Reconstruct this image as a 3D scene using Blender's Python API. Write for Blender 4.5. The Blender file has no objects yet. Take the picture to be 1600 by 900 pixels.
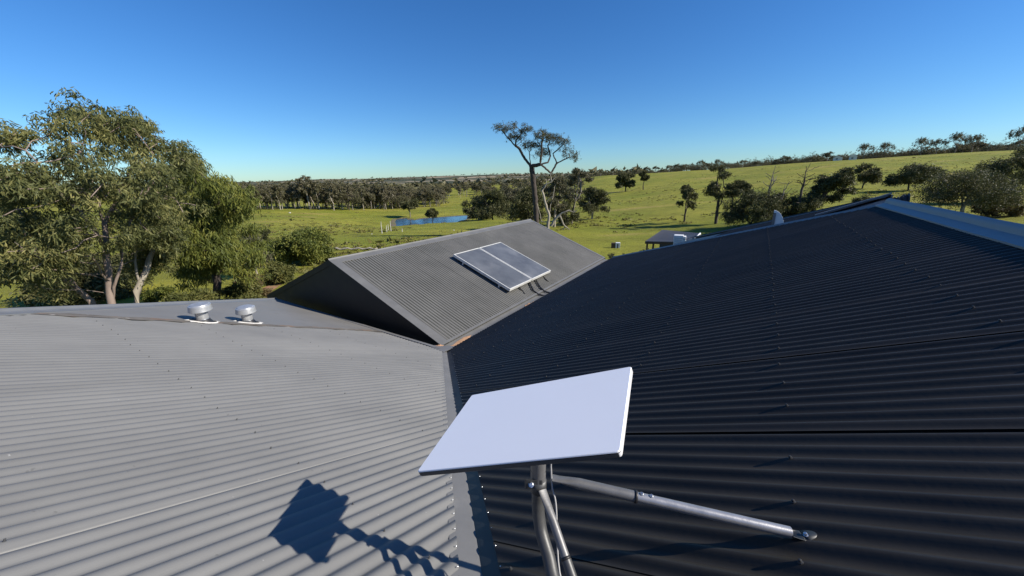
import bpy, math, random
import numpy as np
from mathutils import Vector, Matrix, noise

# ------------------------------------------------------------------ camera, world, sun, exposure
F_PX, PITCH, ROLL, YAW, T = 579.17, 0.287194, 0.020528, 0.577974, 0.417243
CAM = np.array([1.17541, -5.97335, 2.90591])
SUN_AZ, SUN_EL = math.radians(104.0), math.radians(33.3)
sc = bpy.context.scene
_c, _s = math.cos(ROLL), math.sin(ROLL)
_R0 = np.array([[1, 0, 0], [0, -math.sin(PITCH), -math.cos(PITCH)], [0, math.cos(PITCH), -math.sin(PITCH)]])
RC = np.array([[_c, _s, 0], [-_s, _c, 0], [0, 0, 1]]) @ _R0          # rows: right, down, forward
camd = bpy.data.cameras.new('camera'); camd.sensor_width = 36; camd.lens = F_PX / 1600 * 36
camd.clip_start = 0.05; camd.clip_end = 20000
cam = bpy.data.objects.new('camera', camd); sc.collection.objects.link(cam)
M = Matrix.Identity(4)
for i in range(3):
    M[i][0] = RC[0][i]; M[i][1] = -RC[1][i]; M[i][2] = -RC[2][i]; M[i][3] = CAM[i]
cam.matrix_world = M
sc.camera = cam
sc.view_settings.view_transform = 'Standard'; sc.view_settings.look = 'None'
sc.view_settings.exposure = 0.52; sc.view_settings.gamma = 1.0
W = bpy.data.worlds.new('World'); sc.world = W; W.use_nodes = True
nt = W.node_tree; nt.nodes.clear()
sky = nt.nodes.new('ShaderNodeTexSky'); sky.sky_type = 'NISHITA'; sky.sun_disc = False
sky.sun_elevation = SUN_EL; sky.sun_rotation = SUN_AZ
sky.altitude = 0; sky.air_density = 1.0; sky.dust_density = 0.1; sky.ozone_density = 3.0
bg = nt.nodes.new('ShaderNodeBackground'); bg.inputs[1].default_value = 0.064
wo = nt.nodes.new('ShaderNodeOutputWorld')
hsv = nt.nodes.new('ShaderNodeHueSaturation'); hsv.inputs['Saturation'].default_value = 1.22
tint = nt.nodes.new('ShaderNodeVectorMath'); tint.operation = 'MULTIPLY'; tint.inputs[1].default_value = (0.75, 1.10, 1.48)   # cool, polarised daylight of the photograph
nt.links.new(sky.outputs[0], hsv.inputs['Color']); nt.links.new(hsv.outputs[0], tint.inputs[0]); nt.links.new(tint.outputs[0], bg.inputs[0]); nt.links.new(bg.outputs[0], wo.inputs[0])
sl = bpy.data.lights.new('sun', 'SUN'); sl.energy = 5.0; sl.angle = math.radians(0.5); sl.color = (1.0, 0.93, 0.82)
so = bpy.data.objects.new('sun', sl); sc.collection.objects.link(so)
SDIR = Vector((math.sin(SUN_AZ) * math.cos(SUN_EL), math.cos(SUN_AZ) * math.cos(SUN_EL), math.sin(SUN_EL)))
so.rotation_euler = SDIR.to_track_quat('Z', 'Y').to_euler()
so.location = (20, -10, 30)

# ------------------------------------------------------------------ helpers
C = sc.collection
U = np.array([math.sin(YAW), math.cos(YAW), 0.0]); V = np.array([math.cos(YAW), -math.sin(YAW), 0.0]); Z = np.array([0, 0, 1.0])
NL = (Z + T * U); NR = (Z - T * V)
NLu = NL / np.linalg.norm(NL); NRu = NR / np.linalg.norm(NR)
def B(u, v, z): return u * U + v * V + z * Z                      # building axes to world
def ray(px, py):
    d = RC.T @ np.array([(px - 800) / F_PX, (py - 450) / F_PX, 1.0]); return d / np.linalg.norm(d)
def hit(px, py, n, c):
    d = ray(px, py); return CAM + d * ((c - n @ CAM) / (n @ d))
def far(px, py, dist):                                            # point at a horizontal distance
    d = ray(px, py); return CAM + d * (dist / math.hypot(d[0], d[1]))
def link(o, parent=None):
    C.objects.link(o)
    if parent is not None: o.parent = parent
    return o
def mesh(name, verts, faces, mat=None, smooth=False):
    me = bpy.data.meshes.new(name)
    if isinstance(verts, np.ndarray): verts = verts.tolist()
    if isinstance(faces, np.ndarray): faces = faces.tolist()
    me.from_pydata([tuple(v) for v in verts], [], faces)
    if mat: me.materials.append(mat)
    if smooth: me.polygons.foreach_set('use_smooth', [True] * len(me.polygons))
    me.update(); return me
def obj(name, verts, faces, mat, parent=None, smooth=False, world=True):
    """one mesh object; verts are world coordinates (world=True) and the thing's origin is taken off"""
    o = bpy.data.objects.new(name, mesh(name, verts, faces, mat, smooth))
    link(o, parent)
    if parent is not None and world:
        off = Vector((0, 0, 0)); q = parent
        while q is not None: off += q.location; q = q.parent
        o.location = -off
    return o
def thing(name, label, cat, loc=(0, 0, 0), group=None):
    o = bpy.data.objects.new(name, None); C.objects.link(o); o.location = Vector([float(a) for a in loc])
    o.empty_display_size = 0.2
    return tag(o, label, cat, group)
def tag(o, label=None, cat=None, group=None, kind=None):
    if label: o['label'] = label
    if cat: o['category'] = cat
    if group: o['group'] = group
    if kind: o['kind'] = kind
    return o
class MB:
    def __init__(s): s.v = []; s.f = []
    def add(s, v, f):
        n = len(s.v); s.v += [tuple(map(float, a)) for a in v]; s.f += [[i + n for i in a] for a in f]; return s
    def box(s, o, a, b, c):                                       # corner and three edge vectors
        o, a, b, c = map(np.array, (o, a, b, c))
        p = [o, o + a, o + a + b, o + b, o + c, o + a + c, o + a + b + c, o + b + c]
        fs = [[0, 3, 2, 1], [4, 5, 6, 7], [0, 1, 5, 4], [1, 2, 6, 5], [2, 3, 7, 6], [3, 0, 4, 7]]
        if np.dot(np.cross(a, b), c) < 0: fs = [f[::-1] for f in fs]
        return s.add(p, fs)
    def prism(s, poly, h):                                        # polygon (3d points) extruded by a vector
        poly = [np.array(p, float) for p in poly]; n = len(poly)
        v = poly + [p + h for p in poly]
        nn = sum(np.cross(poly[i], poly[(i + 1) % n]) for i in range(n))
        f = [list(range(n))[::-1], list(range(n, 2 * n))] + [[i, (i + 1) % n, n + (i + 1) % n, n + i] for i in range(n)]
        if nn @ np.array(h) < 0: f = [a[::-1] for a in f]
        return s.add(v, f)
    def tube(s, pts, r, n=12, cap=True, rs=None, flat=None):
        pts = [np.array(p, float) for p in pts]; rings = []
        up = np.array([0.13, 0.21, 0.97])
        for i, p in enumerate(pts):
            d = pts[min(i + 1, len(pts) - 1)] - pts[max(i - 1, 0)]; d /= np.linalg.norm(d)
            x = np.cross(d, up); x /= np.linalg.norm(x); y = np.cross(x, d)
            rr = rs[i] if rs is not None else r
            if isinstance(rr, tuple): ra, rb = rr
            else: ra = rb = rr
            rings.append([p + ra * math.cos(2 * math.pi * k / n) * x + rb * math.sin(2 * math.pi * k / n) * y for k in range(n)])
        v = [q for g in rings for q in g]; f = []
        for i in range(len(pts) - 1):
            for k in range(n): f.append([i * n + k, i * n + (k + 1) % n, (i + 1) * n + (k + 1) % n, (i + 1) * n + k])
        if cap: f.append(list(range(n))[::-1]); f.append([(len(pts) - 1) * n + k for k in range(n)])
        return s.add(v, f)
    def lathe(s, base, axis, prof, n=28, cap=True):
        base = np.array(base, float); a = np.array(axis, float); a /= np.linalg.norm(a)
        x = np.cross(a, [0.3, 0.9, 0.1]); x /= np.linalg.norm(x); y = np.cross(a, x)
        v = [base + a * h + r * (math.cos(2 * math.pi * k / n) * x + math.sin(2 * math.pi * k / n) * y) for r, h in prof for k in range(n)]
        f = []
        for i in range(len(prof) - 1):
            for k in range(n): f.append([i * n + k, i * n + (k + 1) % n, (i + 1) * n + (k + 1) % n, (i + 1) * n + k])
        if cap: f.append(list(range(n))[::-1]); f.append([(len(prof) - 1) * n + k for k in range(n)])
        return s.add(v, f)
    def build(s, name, mat, parent=None, smooth=False): return obj(name, s.v, s.f, mat, parent, smooth)
def smooth_sharp(o, ang=40):
    me = o.data
    me.polygons.foreach_set('use_smooth', [True] * len(me.polygons))
    try: me.set_sharp_from_angle(angle=math.radians(ang))
    except Exception: pass
    return o
def bevel(o, w, seg=2):
    m = o.modifiers.new('bevel', 'BEVEL'); m.width = w; m.segments = seg; m.limit_method = 'ANGLE'; m.angle_limit = math.radians(40)
    return o

# ------------------------------------------------------------------ materials
def mat(name, base, rough=0.6, metal=0.0, var=0.0, scale=5.0, bump=0.0, bscale=40.0, spots=None, spec=0.5, stretch=None, coord='Object'):
    m = bpy.data.materials.new(name); m.use_nodes = True; n = m.node_tree; b = n.nodes['Principled BSDF']
    b.inputs['Roughness'].default_value = rough; b.inputs['Metallic'].default_value = metal
    b.inputs['Specular IOR Level'].default_value = spec
    b.inputs['Base Color'].default_value = (*base, 1)
    tc = n.nodes.new('ShaderNodeTexCoord'); src = tc.outputs[coord]
    if stretch:
        mp = n.nodes.new('ShaderNodeMapping'); mp.inputs['Rotation'].default_value = (0, 0, stretch[3]); mp.inputs['Scale'].default_value = stretch[:3]
        n.links.new(src, mp.inputs[0]); src = mp.outputs[0]
    col = None
    if var:
        a = n.nodes.new('ShaderNodeTexNoise'); a.inputs['Scale'].default_value = scale; a.inputs['Detail'].default_value = 8; a.inputs['Roughness'].default_value = 0.65
        n.links.new(src, a.inputs['Vector'])
        mr = n.nodes.new('ShaderNodeMapRange'); mr.inputs[1].default_value = 0.3; mr.inputs[2].default_value = 0.7
        mr.inputs[3].default_value = 1 - var; mr.inputs[4].default_value = 1 + var
        n.links.new(a.outputs[0], mr.inputs[0])
        mx = n.nodes.new('ShaderNodeVectorMath'); mx.operation = 'SCALE'; mx.inputs[0].default_value = base
        n.links.new(mr.outputs[0], mx.inputs['Scale']); col = mx.outputs[0]
        rr = n.nodes.new('ShaderNodeMapRange'); rr.inputs[3].default_value = max(rough - 0.12, 0.02); rr.inputs[4].default_value = min(rough + 0.12, 1)
        n.links.new(a.outputs[0], rr.inputs[0]); n.links.new(rr.outputs[0], b.inputs['Roughness'])
    for sp in (spots or []):                                      # (colour, scale, threshold, amount, softness)
        q = n.nodes.new('ShaderNodeTexNoise'); q.inputs['Scale'].default_value = sp[1]; q.inputs['Detail'].default_value = 5
        n.links.new(src, q.inputs['Vector'])
        r2 = n.nodes.new('ShaderNodeMapRange'); r2.inputs[1].default_value = sp[2]; r2.inputs[2].default_value = sp[2] + sp[4]; r2.inputs[4].default_value = sp[3]
        n.links.new(q.outputs[0], r2.inputs[0])
        mi = n.nodes.new('ShaderNodeMix'); mi.data_type = 'RGBA'
        n.links.new(r2.outputs[0], mi.inputs[0])
        if col: n.links.new(col, mi.inputs[6])
        else: mi.inputs[6].default_value = (*base, 1)
        mi.inputs[7].default_value = (*sp[0], 1); col = mi.outputs[2]
    if col: n.links.new(col, b.inputs['Base Color'])
    if bump:
        q = n.nodes.new('ShaderNodeTexNoise'); q.inputs['Scale'].default_value = bscale; q.inputs['Detail'].default_value = 6
        n.links.new(src, q.inputs['Vector'])
        bp = n.nodes.new('ShaderNodeBump'); bp.inputs['Strength'].default_value = bump; bp.inputs['Distance'].default_value = 0.01
        n.links.new(q.outputs[0], bp.inputs['Height']); n.links.new(bp.outputs[0], b.inputs['Normal'])
    return m
SP = (1, 1, 1)
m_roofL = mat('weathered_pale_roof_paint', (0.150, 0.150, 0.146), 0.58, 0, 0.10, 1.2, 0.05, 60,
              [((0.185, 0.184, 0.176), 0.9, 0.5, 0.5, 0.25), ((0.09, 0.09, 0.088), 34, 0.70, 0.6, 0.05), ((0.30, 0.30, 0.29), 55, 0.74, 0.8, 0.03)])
m_roofR = mat('dark_roof_sheet', (0.036, 0.0325, 0.0275), 0.48, 0, 0.16, 1.4, 0.04, 50,
              [((0.044, 0.041, 0.036), 1.6, 0.52, 0.6, 0.2), ((0.07, 0.07, 0.07), 60, 0.77, 0.8, 0.03)], spec=.2)  # base far darker than the left slope's
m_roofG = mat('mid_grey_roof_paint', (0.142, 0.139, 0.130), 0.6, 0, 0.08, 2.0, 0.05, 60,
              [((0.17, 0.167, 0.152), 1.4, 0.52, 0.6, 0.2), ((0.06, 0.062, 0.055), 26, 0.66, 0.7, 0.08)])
def pan_bands(m, phase):  # patchy dark grey-green bands along the sheet pans
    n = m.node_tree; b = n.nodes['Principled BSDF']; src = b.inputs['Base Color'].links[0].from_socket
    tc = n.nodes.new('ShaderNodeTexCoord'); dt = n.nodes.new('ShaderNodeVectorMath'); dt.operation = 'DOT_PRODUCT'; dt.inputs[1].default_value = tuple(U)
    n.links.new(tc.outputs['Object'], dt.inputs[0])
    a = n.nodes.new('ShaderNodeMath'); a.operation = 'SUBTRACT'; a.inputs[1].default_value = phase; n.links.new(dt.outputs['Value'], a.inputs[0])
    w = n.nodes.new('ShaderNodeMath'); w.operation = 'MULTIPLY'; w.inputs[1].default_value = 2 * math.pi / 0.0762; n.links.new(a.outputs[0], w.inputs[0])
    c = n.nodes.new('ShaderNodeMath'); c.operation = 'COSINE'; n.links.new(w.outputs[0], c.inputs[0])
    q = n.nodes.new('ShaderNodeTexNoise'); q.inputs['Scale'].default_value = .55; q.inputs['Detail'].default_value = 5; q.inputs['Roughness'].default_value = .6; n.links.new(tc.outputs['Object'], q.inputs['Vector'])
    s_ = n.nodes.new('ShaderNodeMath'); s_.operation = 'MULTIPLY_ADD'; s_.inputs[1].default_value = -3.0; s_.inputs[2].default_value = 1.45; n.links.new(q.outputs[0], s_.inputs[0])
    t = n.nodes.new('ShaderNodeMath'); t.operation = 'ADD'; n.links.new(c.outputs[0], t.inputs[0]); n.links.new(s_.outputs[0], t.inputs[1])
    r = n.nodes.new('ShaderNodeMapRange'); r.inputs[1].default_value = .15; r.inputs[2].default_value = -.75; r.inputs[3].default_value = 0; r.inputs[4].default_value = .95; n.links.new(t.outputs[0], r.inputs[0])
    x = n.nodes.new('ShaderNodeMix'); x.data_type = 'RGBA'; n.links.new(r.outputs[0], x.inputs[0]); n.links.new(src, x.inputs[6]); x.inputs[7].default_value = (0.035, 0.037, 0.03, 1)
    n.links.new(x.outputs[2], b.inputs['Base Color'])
def streaks(m, along, amount, fine=15.0):
    n = m.node_tree; b = n.nodes['Principled BSDF']; src = b.inputs['Base Color'].links[0].from_socket
    tc = n.nodes.new('ShaderNodeTexCoord'); cb = n.nodes.new('ShaderNodeCombineXYZ')
    for i, (d_, k) in enumerate(((along, .55), (np.cross(along, Z), fine))):
        dt = n.nodes.new('ShaderNodeVectorMath'); dt.operation = 'DOT_PRODUCT'; dt.inputs[1].default_value = tuple(float(a) * k for a in d_)
        n.links.new(tc.outputs['Object'], dt.inputs[0]); n.links.new(dt.outputs['Value'], cb.inputs[i])
    q = n.nodes.new('ShaderNodeTexNoise'); q.inputs['Scale'].default_value = 1; q.inputs['Detail'].default_value = 5; q.inputs['Roughness'].default_value = .6; n.links.new(cb.outputs[0], q.inputs['Vector'])
    r = n.nodes.new('ShaderNodeMapRange'); r.inputs[1].default_value = .35; r.inputs[2].default_value = .65; r.inputs[3].default_value = 1 - amount; r.inputs[4].default_value = 1 + amount; n.links.new(q.outputs[0], r.inputs[0])
    oi = n.nodes.new('ShaderNodeObjectInfo'); r2 = n.nodes.new('ShaderNodeMapRange'); r2.inputs[3].default_value = .97; r2.inputs[4].default_value = 1.03; n.links.new(oi.outputs['Random'], r2.inputs[0])
    mu = n.nodes.new('ShaderNodeMath'); mu.operation = 'MULTIPLY'; n.links.new(r.outputs[0], mu.inputs[0]); n.links.new(r2.outputs[0], mu.inputs[1])
    sc2 = n.nodes.new('ShaderNodeVectorMath'); sc2.operation = 'SCALE'; n.links.new(src, sc2.inputs[0]); n.links.new(mu.outputs[0], sc2.inputs['Scale']); n.links.new(sc2.outputs[0], b.inputs['Base Color'])
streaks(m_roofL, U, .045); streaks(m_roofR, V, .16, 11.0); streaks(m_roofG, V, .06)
pan_bands(m_roofG, 0.2531 + .17)
m_flashL = mat('grey_flashing_paint', (0.150, 0.149, 0.147), 0.55, 0, 0.10, 3, 0.08, 20, [((0.21, 0.205, 0.19), 6, 0.6, 0.5, 0.15)])
m_flashG = mat('slate_flashing_paint', (0.125, 0.125, 0.122), 0.5, 0, 0.12, 3, 0.08, 20)
m_flashD = mat('dark_shaded_flashing', (0.017, 0.02, 0.022), 0.45, 0, 0.15, 3)
m_cap = mat('galvanised_cap', (0.27, 0.275, 0.28), 0.6, 0.55, 0.08, 5, 0.04, 30)
m_capD = mat('blue_grey_hip_cap', (0.15, 0.155, 0.16), 0.5, 0.1, 0.10, 6)
m_rust = mat('rusty_leaf_dirt', (0.42, 0.24, 0.13), 0.9, 0, 0.4, 22, 0.6, 60, [((0.55, 0.35, 0.2), 30, 0.55, 0.8, 0.1)])
m_dirt = mat('brown_silt', (0.125, 0.112, 0.095), 0.9, 0, 0.3, 5, 0.3, 60, [((0.24, 0.13, 0.07), 4, 0.56, 0.8, 0.15), ((0.40, 0.38, 0.35), 12, 0.66, 0.8, 0.08)])
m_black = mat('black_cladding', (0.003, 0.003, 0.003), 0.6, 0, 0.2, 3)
m_rubber = mat('black_rubber', (0.015, 0.015, 0.017), 0.5, 0, 0.2, 20)
m_steel = mat('grey_painted_steel_tube', (0.17, 0.17, 0.172), 0.45, 0.35, 0.10, 30, 0.03, 200)
m_steelD = mat('dark_grey_steel_tube', (0.075, 0.077, 0.078), 0.48, 0.3, 0.12, 25, 0.03, 200)
m_steelB = mat('bright_galvanised_tube', (0.36, 0.36, 0.37), 0.34, 0.55, 0.12, 30, 0.03, 200)
m_bright = mat('bright_zinc', (0.62, 0.64, 0.66), 0.3, 0.9, 0.12, 30)
m_dish = mat('white_dish_plastic', (0.93, 0.93, 0.94), 0.35, 0, 0.01, 3, spec=0.5)
m_dishE = mat('grey_dish_rim', (0.06, 0.065, 0.07), 0.45, 0, 0.05, 10)
m_dishW = mat('sunlit_dish_edge', (0.62, 0.62, 0.62), 0.35)
m_dishG = mat('dish_back_shaded_rim', (0.045, 0.048, 0.05), 0.5)
m_alu = mat('weathered_aluminium', (0.60, 0.60, 0.57), 0.5, 0.2, 0.15, 12, 0.05, 60)
m_glass = mat('collector_glass', (0.10, 0.105, 0.11), 0.2, 0.0, 0.25, 1.6, spec=0.7, spots=[((0.18, 0.185, 0.19), 1.3, 0.52, 0.7, 0.2)])
m_whitem = mat('white_enamel', (0.72, 0.72, 0.71), 0.45, 0, 0.05, 8)
m_galv = mat('galvanised_vent', (0.50, 0.51, 0.51), 0.42, 0.6, 0.15, 14, 0.05, 60)
m_silic = mat('white_sealant', (0.62, 0.60, 0.55), 0.8, 0, 0.2, 60)
m_wall = mat('grey_house_cladding', (0.10, 0.10, 0.105), 0.7, 0, 0.1, 2)
m_shed = mat('shed_roof_sheet', (0.05, 0.05, 0.056), 0.5, 0, 0.1, 2)
m_post = mat('weathered_grey_timber', (0.30, 0.27, 0.22), 0.9, 0, 0.3, 8, 0.3, 40)
m_concrete = mat('pale_concrete', (0.45, 0.43, 0.38), 0.9, 0, 0.15, 5)
m_brownbox = mat('rusted_brown_metal', (0.07, 0.045, 0.03), 0.8, 0, 0.3, 5)

def leaf_mat(name, a, b, c, trans=0.25):
    m = bpy.data.materials.new(name); m.use_nodes = True; n = m.node_tree; p = n.nodes['Principled BSDF']
    g = n.nodes.new('ShaderNodeNewGeometry'); r = n.nodes.new('ShaderNodeValToRGB')
    r.color_ramp.elements[0].color = (*a, 1); r.color_ramp.elements[1].color = (*c, 1)
    e = r.color_ramp.elements.new(0.55); e.color = (*b, 1)
    tc = n.nodes.new('ShaderNodeTexCoord'); q = n.nodes.new('ShaderNodeTexNoise'); q.inputs['Scale'].default_value = 0.7; q.inputs['Detail'].default_value = 3
    n.links.new(tc.outputs['Object'], q.inputs['Vector'])
    ma = n.nodes.new('ShaderNodeMath'); ma.operation = 'MULTIPLY_ADD'; ma.inputs[1].default_value = 0.55
    mb = n.nodes.new('ShaderNodeMath'); mb.operation = 'MULTIPLY_ADD'; mb.inputs[1].default_value = 1.6; mb.inputs[2].default_value = -0.55
    n.links.new(q.outputs[0], mb.inputs[0])
    n.links.new(g.outputs['Random Per Island'], ma.inputs[0]); n.links.new(mb.outputs[0], ma.inputs[2])
    n.links.new(ma.outputs[0], r.inputs[0]); n.links.new(r.outputs[0], p.inputs['Base Color'])
    p.inputs['Roughness'].default_value = 0.55; p.inputs['Specular IOR Level'].default_value = 0.22
    if trans:
        t = n.nodes.new('ShaderNodeBsdfTranslucent'); mx = n.nodes.new('ShaderNodeMixShader'); mx.inputs[0].default_value = trans
        n.links.new(r.outputs[0], t.inputs[0]); n.links.new(p.outputs[0], mx.inputs[1]); n.links.new(t.outputs[0], mx.inputs[2])
        n.links.new(mx.outputs[0], n.nodes['Material Output'].inputs[0])
    return m
lf_gum = leaf_mat('gum_leaf', (0.050, 0.060, 0.024), (0.135, 0.145, 0.050), (0.32, 0.29, 0.105), .32)
lf_wattle = leaf_mat('wattle_leaf', (0.050, 0.068, 0.016), (0.13, 0.15, 0.033), (0.26, 0.25, 0.050), .3)
lf_dark = leaf_mat('dark_gum_leaf', (0.042, 0.048, 0.020), (0.084, 0.088, 0.033), (0.15, 0.138, 0.055), 0.25)
lf_grey = leaf_mat('grey_gum_leaf', (0.065, 0.068, 0.038), (0.11, 0.105, 0.058), (0.17, 0.15, 0.085), 0.2)
lf_mid = leaf_mat('mid_gum_leaf', (0.045, 0.050, 0.022), (0.095, 0.092, 0.040), (0.17, 0.14, 0.065), .25)
lf_far = leaf_mat('distant_leaf', (0.066, 0.070, 0.036), (0.125, 0.118, 0.060), (0.22, 0.19, 0.095), .3)
lf_farg = leaf_mat('distant_grey_leaf', (0.095, 0.092, 0.056), (0.165, 0.15, 0.088), (0.25, 0.21, 0.125), .3)
lf_brown = leaf_mat('brown_shrub_leaf', (0.075, 0.055, 0.028), (0.125, 0.09, 0.04), (0.15, 0.13, 0.05), 0.15)
lf_olive = leaf_mat('olive_shrub_leaf', (0.060, 0.072, 0.020), (0.115, 0.12, 0.035), (0.19, 0.17, 0.05), 0.2)
bk_pink = mat('pink_grey_bark', (0.26, 0.20, 0.165), 0.85, 0, 0.3, 3, 0.4, 20, [((0.16, 0.11, 0.085), 5, 0.54, 0.7, 0.1)], stretch=(1, 1, 0.25, 0))
bk_pale = mat('pale_gum_bark', (0.29, 0.255, 0.20), 0.85, 0, 0.25, 3, 0.3, 20, [((0.18, 0.14, 0.11), 4, 0.57, 0.7, 0.1)], stretch=(1, 1, 0.25, 0))
bk_dark = mat('dark_bark', (0.055, 0.042, 0.034), 0.9, 0, 0.3, 4, 0.4, 20)
bk_grey = mat('grey_bark', (0.17, 0.15, 0.125), 0.9, 0, 0.3, 4, 0.4, 20)

# ------------------------------------------------------------------ roof builders
PIT, DEP, NSEG = 0.0762, 0.0165, 10
def wave(x, e=0.78): return DEP * (0.5 * (1 + math.cos(2 * math.pi * x / PIT))) ** e
def clipline(poly, a, x):
    """interval of the convex polygon (list of (a,b)) at a = x"""
    lo, hi = 1e9, -1e9
    n = len(poly)
    for i in range(n):
        (a0, b0), (a1, b1) = poly[i], poly[(i + 1) % n]
        if abs(a1 - a0) < 1e-9:
            if abs(a0 - x) < 1e-6: lo = min(lo, b0, b1); hi = max(hi, b0, b1)
            continue
        k = (x - a0) / (a1 - a0)
        if -1e-6 <= k <= 1 + 1e-6:
            b = b0 + k * (b1 - b0); lo = min(lo, b); hi = max(hi, b)
    return (lo, hi) if hi >= lo else None
def corrugated(name, poly, frame, nrm, mat_, parent, first, count, width=0.762, lap_low=True, seg_len=2.5, rng=None):
    """sheets side by side; poly is in (across, along); frame(across, along) gives the flat roof plane point"""
    out = []
    for k in range(count):
        a0 = first + k * width
        lip = PIT * 0.62
        xs = list(np.arange(a0 - lip, a0 + width + PIT * 0.12, PIT / NSEG)) if lap_low else list(np.arange(a0 - PIT * 0.12, a0 + width + lip, PIT / NSEG))
        v, f, prev = [], [], None
        tone = 0.0
        alo, ahi = min(p[0] for p in poly), max(p[0] for p in poly)
        for x in xs:
            if x < alo or x > ahi: prev = None; continue
            r = clipline(poly, 0, x)
            if r is None or r[1] - r[0] < 0.005: prev = None; continue
            h = wave(x - first, 1.2 if lap_low else .78)
            over = (a0 + PIT * 0.5 - x) / (PIT * 1.1) if lap_low else (x - (a0 + width - PIT * 0.5)) / (PIT * 1.1)
            big = min(abs(a0 + 1.872), abs(a0 + 2.634)) < .1 and mat_ is m_roofR
            bright = abs(a0 + width - 2.483) < .1
            h += ((.0115 if big else .005) if lap_low else (.0022 if bright else .0004)) * min(max(over, 0), 1) + 0.0006 * (k % 2)
            if not lap_low and bright and x > xs[-2] + 1e-6: h -= .006; x -= PIT / NSEG * .9
            m = 5; cur = []
            for j in range(m + 1):
                y = r[0] + (r[1] - r[0]) * j / m
                p = frame(x, y) + nrm * (h + 0.0016 * noise.noise(Vector((x * 1.3, y * 0.9, k * 3.1))))
                cur.append(len(v)); v.append(p)
            if prev is not None:
                for j in range(m): f.append([prev[j], prev[j + 1], cur[j + 1], cur[j]])
            prev = cur
        if f:
            o = obj(name, v, f, mat_, parent, True)
            # faces must look up
            p0 = o.data.polygons[0].normal
            if np.dot(np.array(p0), nrm) < 0: o.data.flip_normals()
            out.append(o)
    return out
fL = lambda v_, u_: B(u_, v_, -T * u_)
fR = lambda u_, v_: B(u_, v_, T * v_) + NRu * .009
vR, uH, WL, wG, zG, ug0, ug1, tG = 5.8403, 3.1492, 5.8846, 3.6483, 1.2135, 0.2531, 9.2773, 0.39928
house = thing('house', 'large low house under the corrugated roofs, pale slope left and dark slope right', 'house', (0, 0, -3.6))
# --- left (pale) slope
roofL = obj('roof', [B(-8.2, -1.7, T * 8.2 - .02), B(-8.2, 8.1, T * 8.2 - .02), B(-.02, 0, -.02), B(-.02, -WL, -.02), B(-4.18, -1.7, T * 4.18 - .02)],
            [[0, 1, 2, 3, 4]], m_flashD, house); tag(roofL, 'pale grey weathered slope left of the valley')
VS = -1.70
polyL = [(VS, -WL - VS + .06), (VS, -.02), (-.10, -.02), (0, -.145), (8.0, -8.145), (8.0, -8.2), (VS - 0, -8.2)]
polyL = [(-1.70, -4.12), (-1.70, -.03), (-.12, -.03), (8.0, -8.15), (-1.0, -8.2), (-1.35, -4.6)]
# the sheets run down to the valley; the near part reaches behind the camera
polyLa = [(-1.70, -4.12), (-1.70, -.03), (-.10, -.03), (-.10, -5.6)]
polyLa = [(-1.70, -4.15), (-1.70, -.03), (-.105, -.03), (-.105, -5.74)]
polyLb = [(-.105, -8.2), (-.105, -.03), (8.0, -8.135), (8.0, -8.2)]
def frameL(v_, u_): return fL(v_, u_)
class PolyFn:                                                     # interval given by functions
    def __init__(s, lo, hi, f0, f1): s.lo, s.hi, s.f0, s.f1 = lo, hi, f0, f1
def clip2(P, x):
    if x < P.lo or x > P.hi: return None
    a, b = P.f0(x), P.f1(x); return (a, b) if b > a + .005 else None
_old = clipline
def clipline(poly, a, x): return clip2(poly, x) if isinstance(poly, PolyFn) else _old(poly, a, x)
_corr = corrugated
def corrugated(name, poly, frame, nrm, mat_, parent, first, count, **kw):
    if isinstance(poly, PolyFn):
        class L(list): pass
        q = [(poly.lo, 0), (poly.hi, 0)]
        g = globals(); keep = g['clipline']
        g['clipline'] = lambda p_, a, x: clip2(poly, x)
        try: return _corr(name, q, frame, nrm, mat_, parent, first, count, **kw)
        finally: g['clipline'] = keep
    return _corr(name, poly, frame, nrm, mat_, parent, first, count, **kw)
PL = PolyFn(VS, 8.0, lambda v: max(-WL - v + .10, -8.2), lambda v: -.03 if v < -.09 else -.03 - .0 - (v + .09))
V0L = 2.483 - 7 * .762
corrugated('roof_sheet', PL, frameL, NLu, m_roofL, roofL, V0L, 14, lap_low=False)
# tray flashing beyond the seam, flat, with a slight fold, and the silt that lies along its edge
tr = MB(); tr.add([fL(VS - .02, -4.18) + NLu * .021, fL(VS - .02, -.03) + NLu * .021, fL(-WL + .12, -.03) + NLu * .023],
                  [[2, 1, 0]])
m_tray = mat('tray_paint', (0.172, 0.168, 0.160), 0.6, 0, 0.07, 1.5, 0.05, 20, [((0.135, 0.13, 0.12), 3.5, 0.6, 0.5, 0.15)])
tray = tr.build('tray_flashing', m_tray, roofL)
if tray.data.polygons[0].normal.z < 0: tray.data.flip_normals()
rng = random.Random(4)
def ribbon(name, pts, widths, nrm, m_, parent, lift):
    pts = [np.array(p) for p in pts]; v = []; f = []
    for i, p in enumerate(pts):
        d = pts[min(i + 1, len(pts) - 1)] - pts[max(i - 1, 0)]; d /= np.linalg.norm(d); x = np.cross(nrm, d)
        v += [p + nrm * lift + x * widths[i][0], p + nrm * (lift + .004), p + nrm * lift - x * widths[i][1]]
    for i in range(len(pts) - 1):
        f += [[3 * i, 3 * i + 3, 3 * i + 4, 3 * i + 1], [3 * i + 1, 3 * i + 4, 3 * i + 5, 3 * i + 2]]
    o = obj(name, v, f, m_, parent, True)
    if o.data.polygons[0].normal.z < 0: o.data.flip_normals()
    return o
us = np.linspace(-4.12, -.1, 40)
ribbon('silt_line', [fL(VS + .0, u) for u in us], [(.05 + .06 * rng.random(), .05 + .06 * rng.random()) for u in us], NLu, m_dirt, roofL, .0215)
mb = MB()                                                          # rolled edge of the tray
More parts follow.
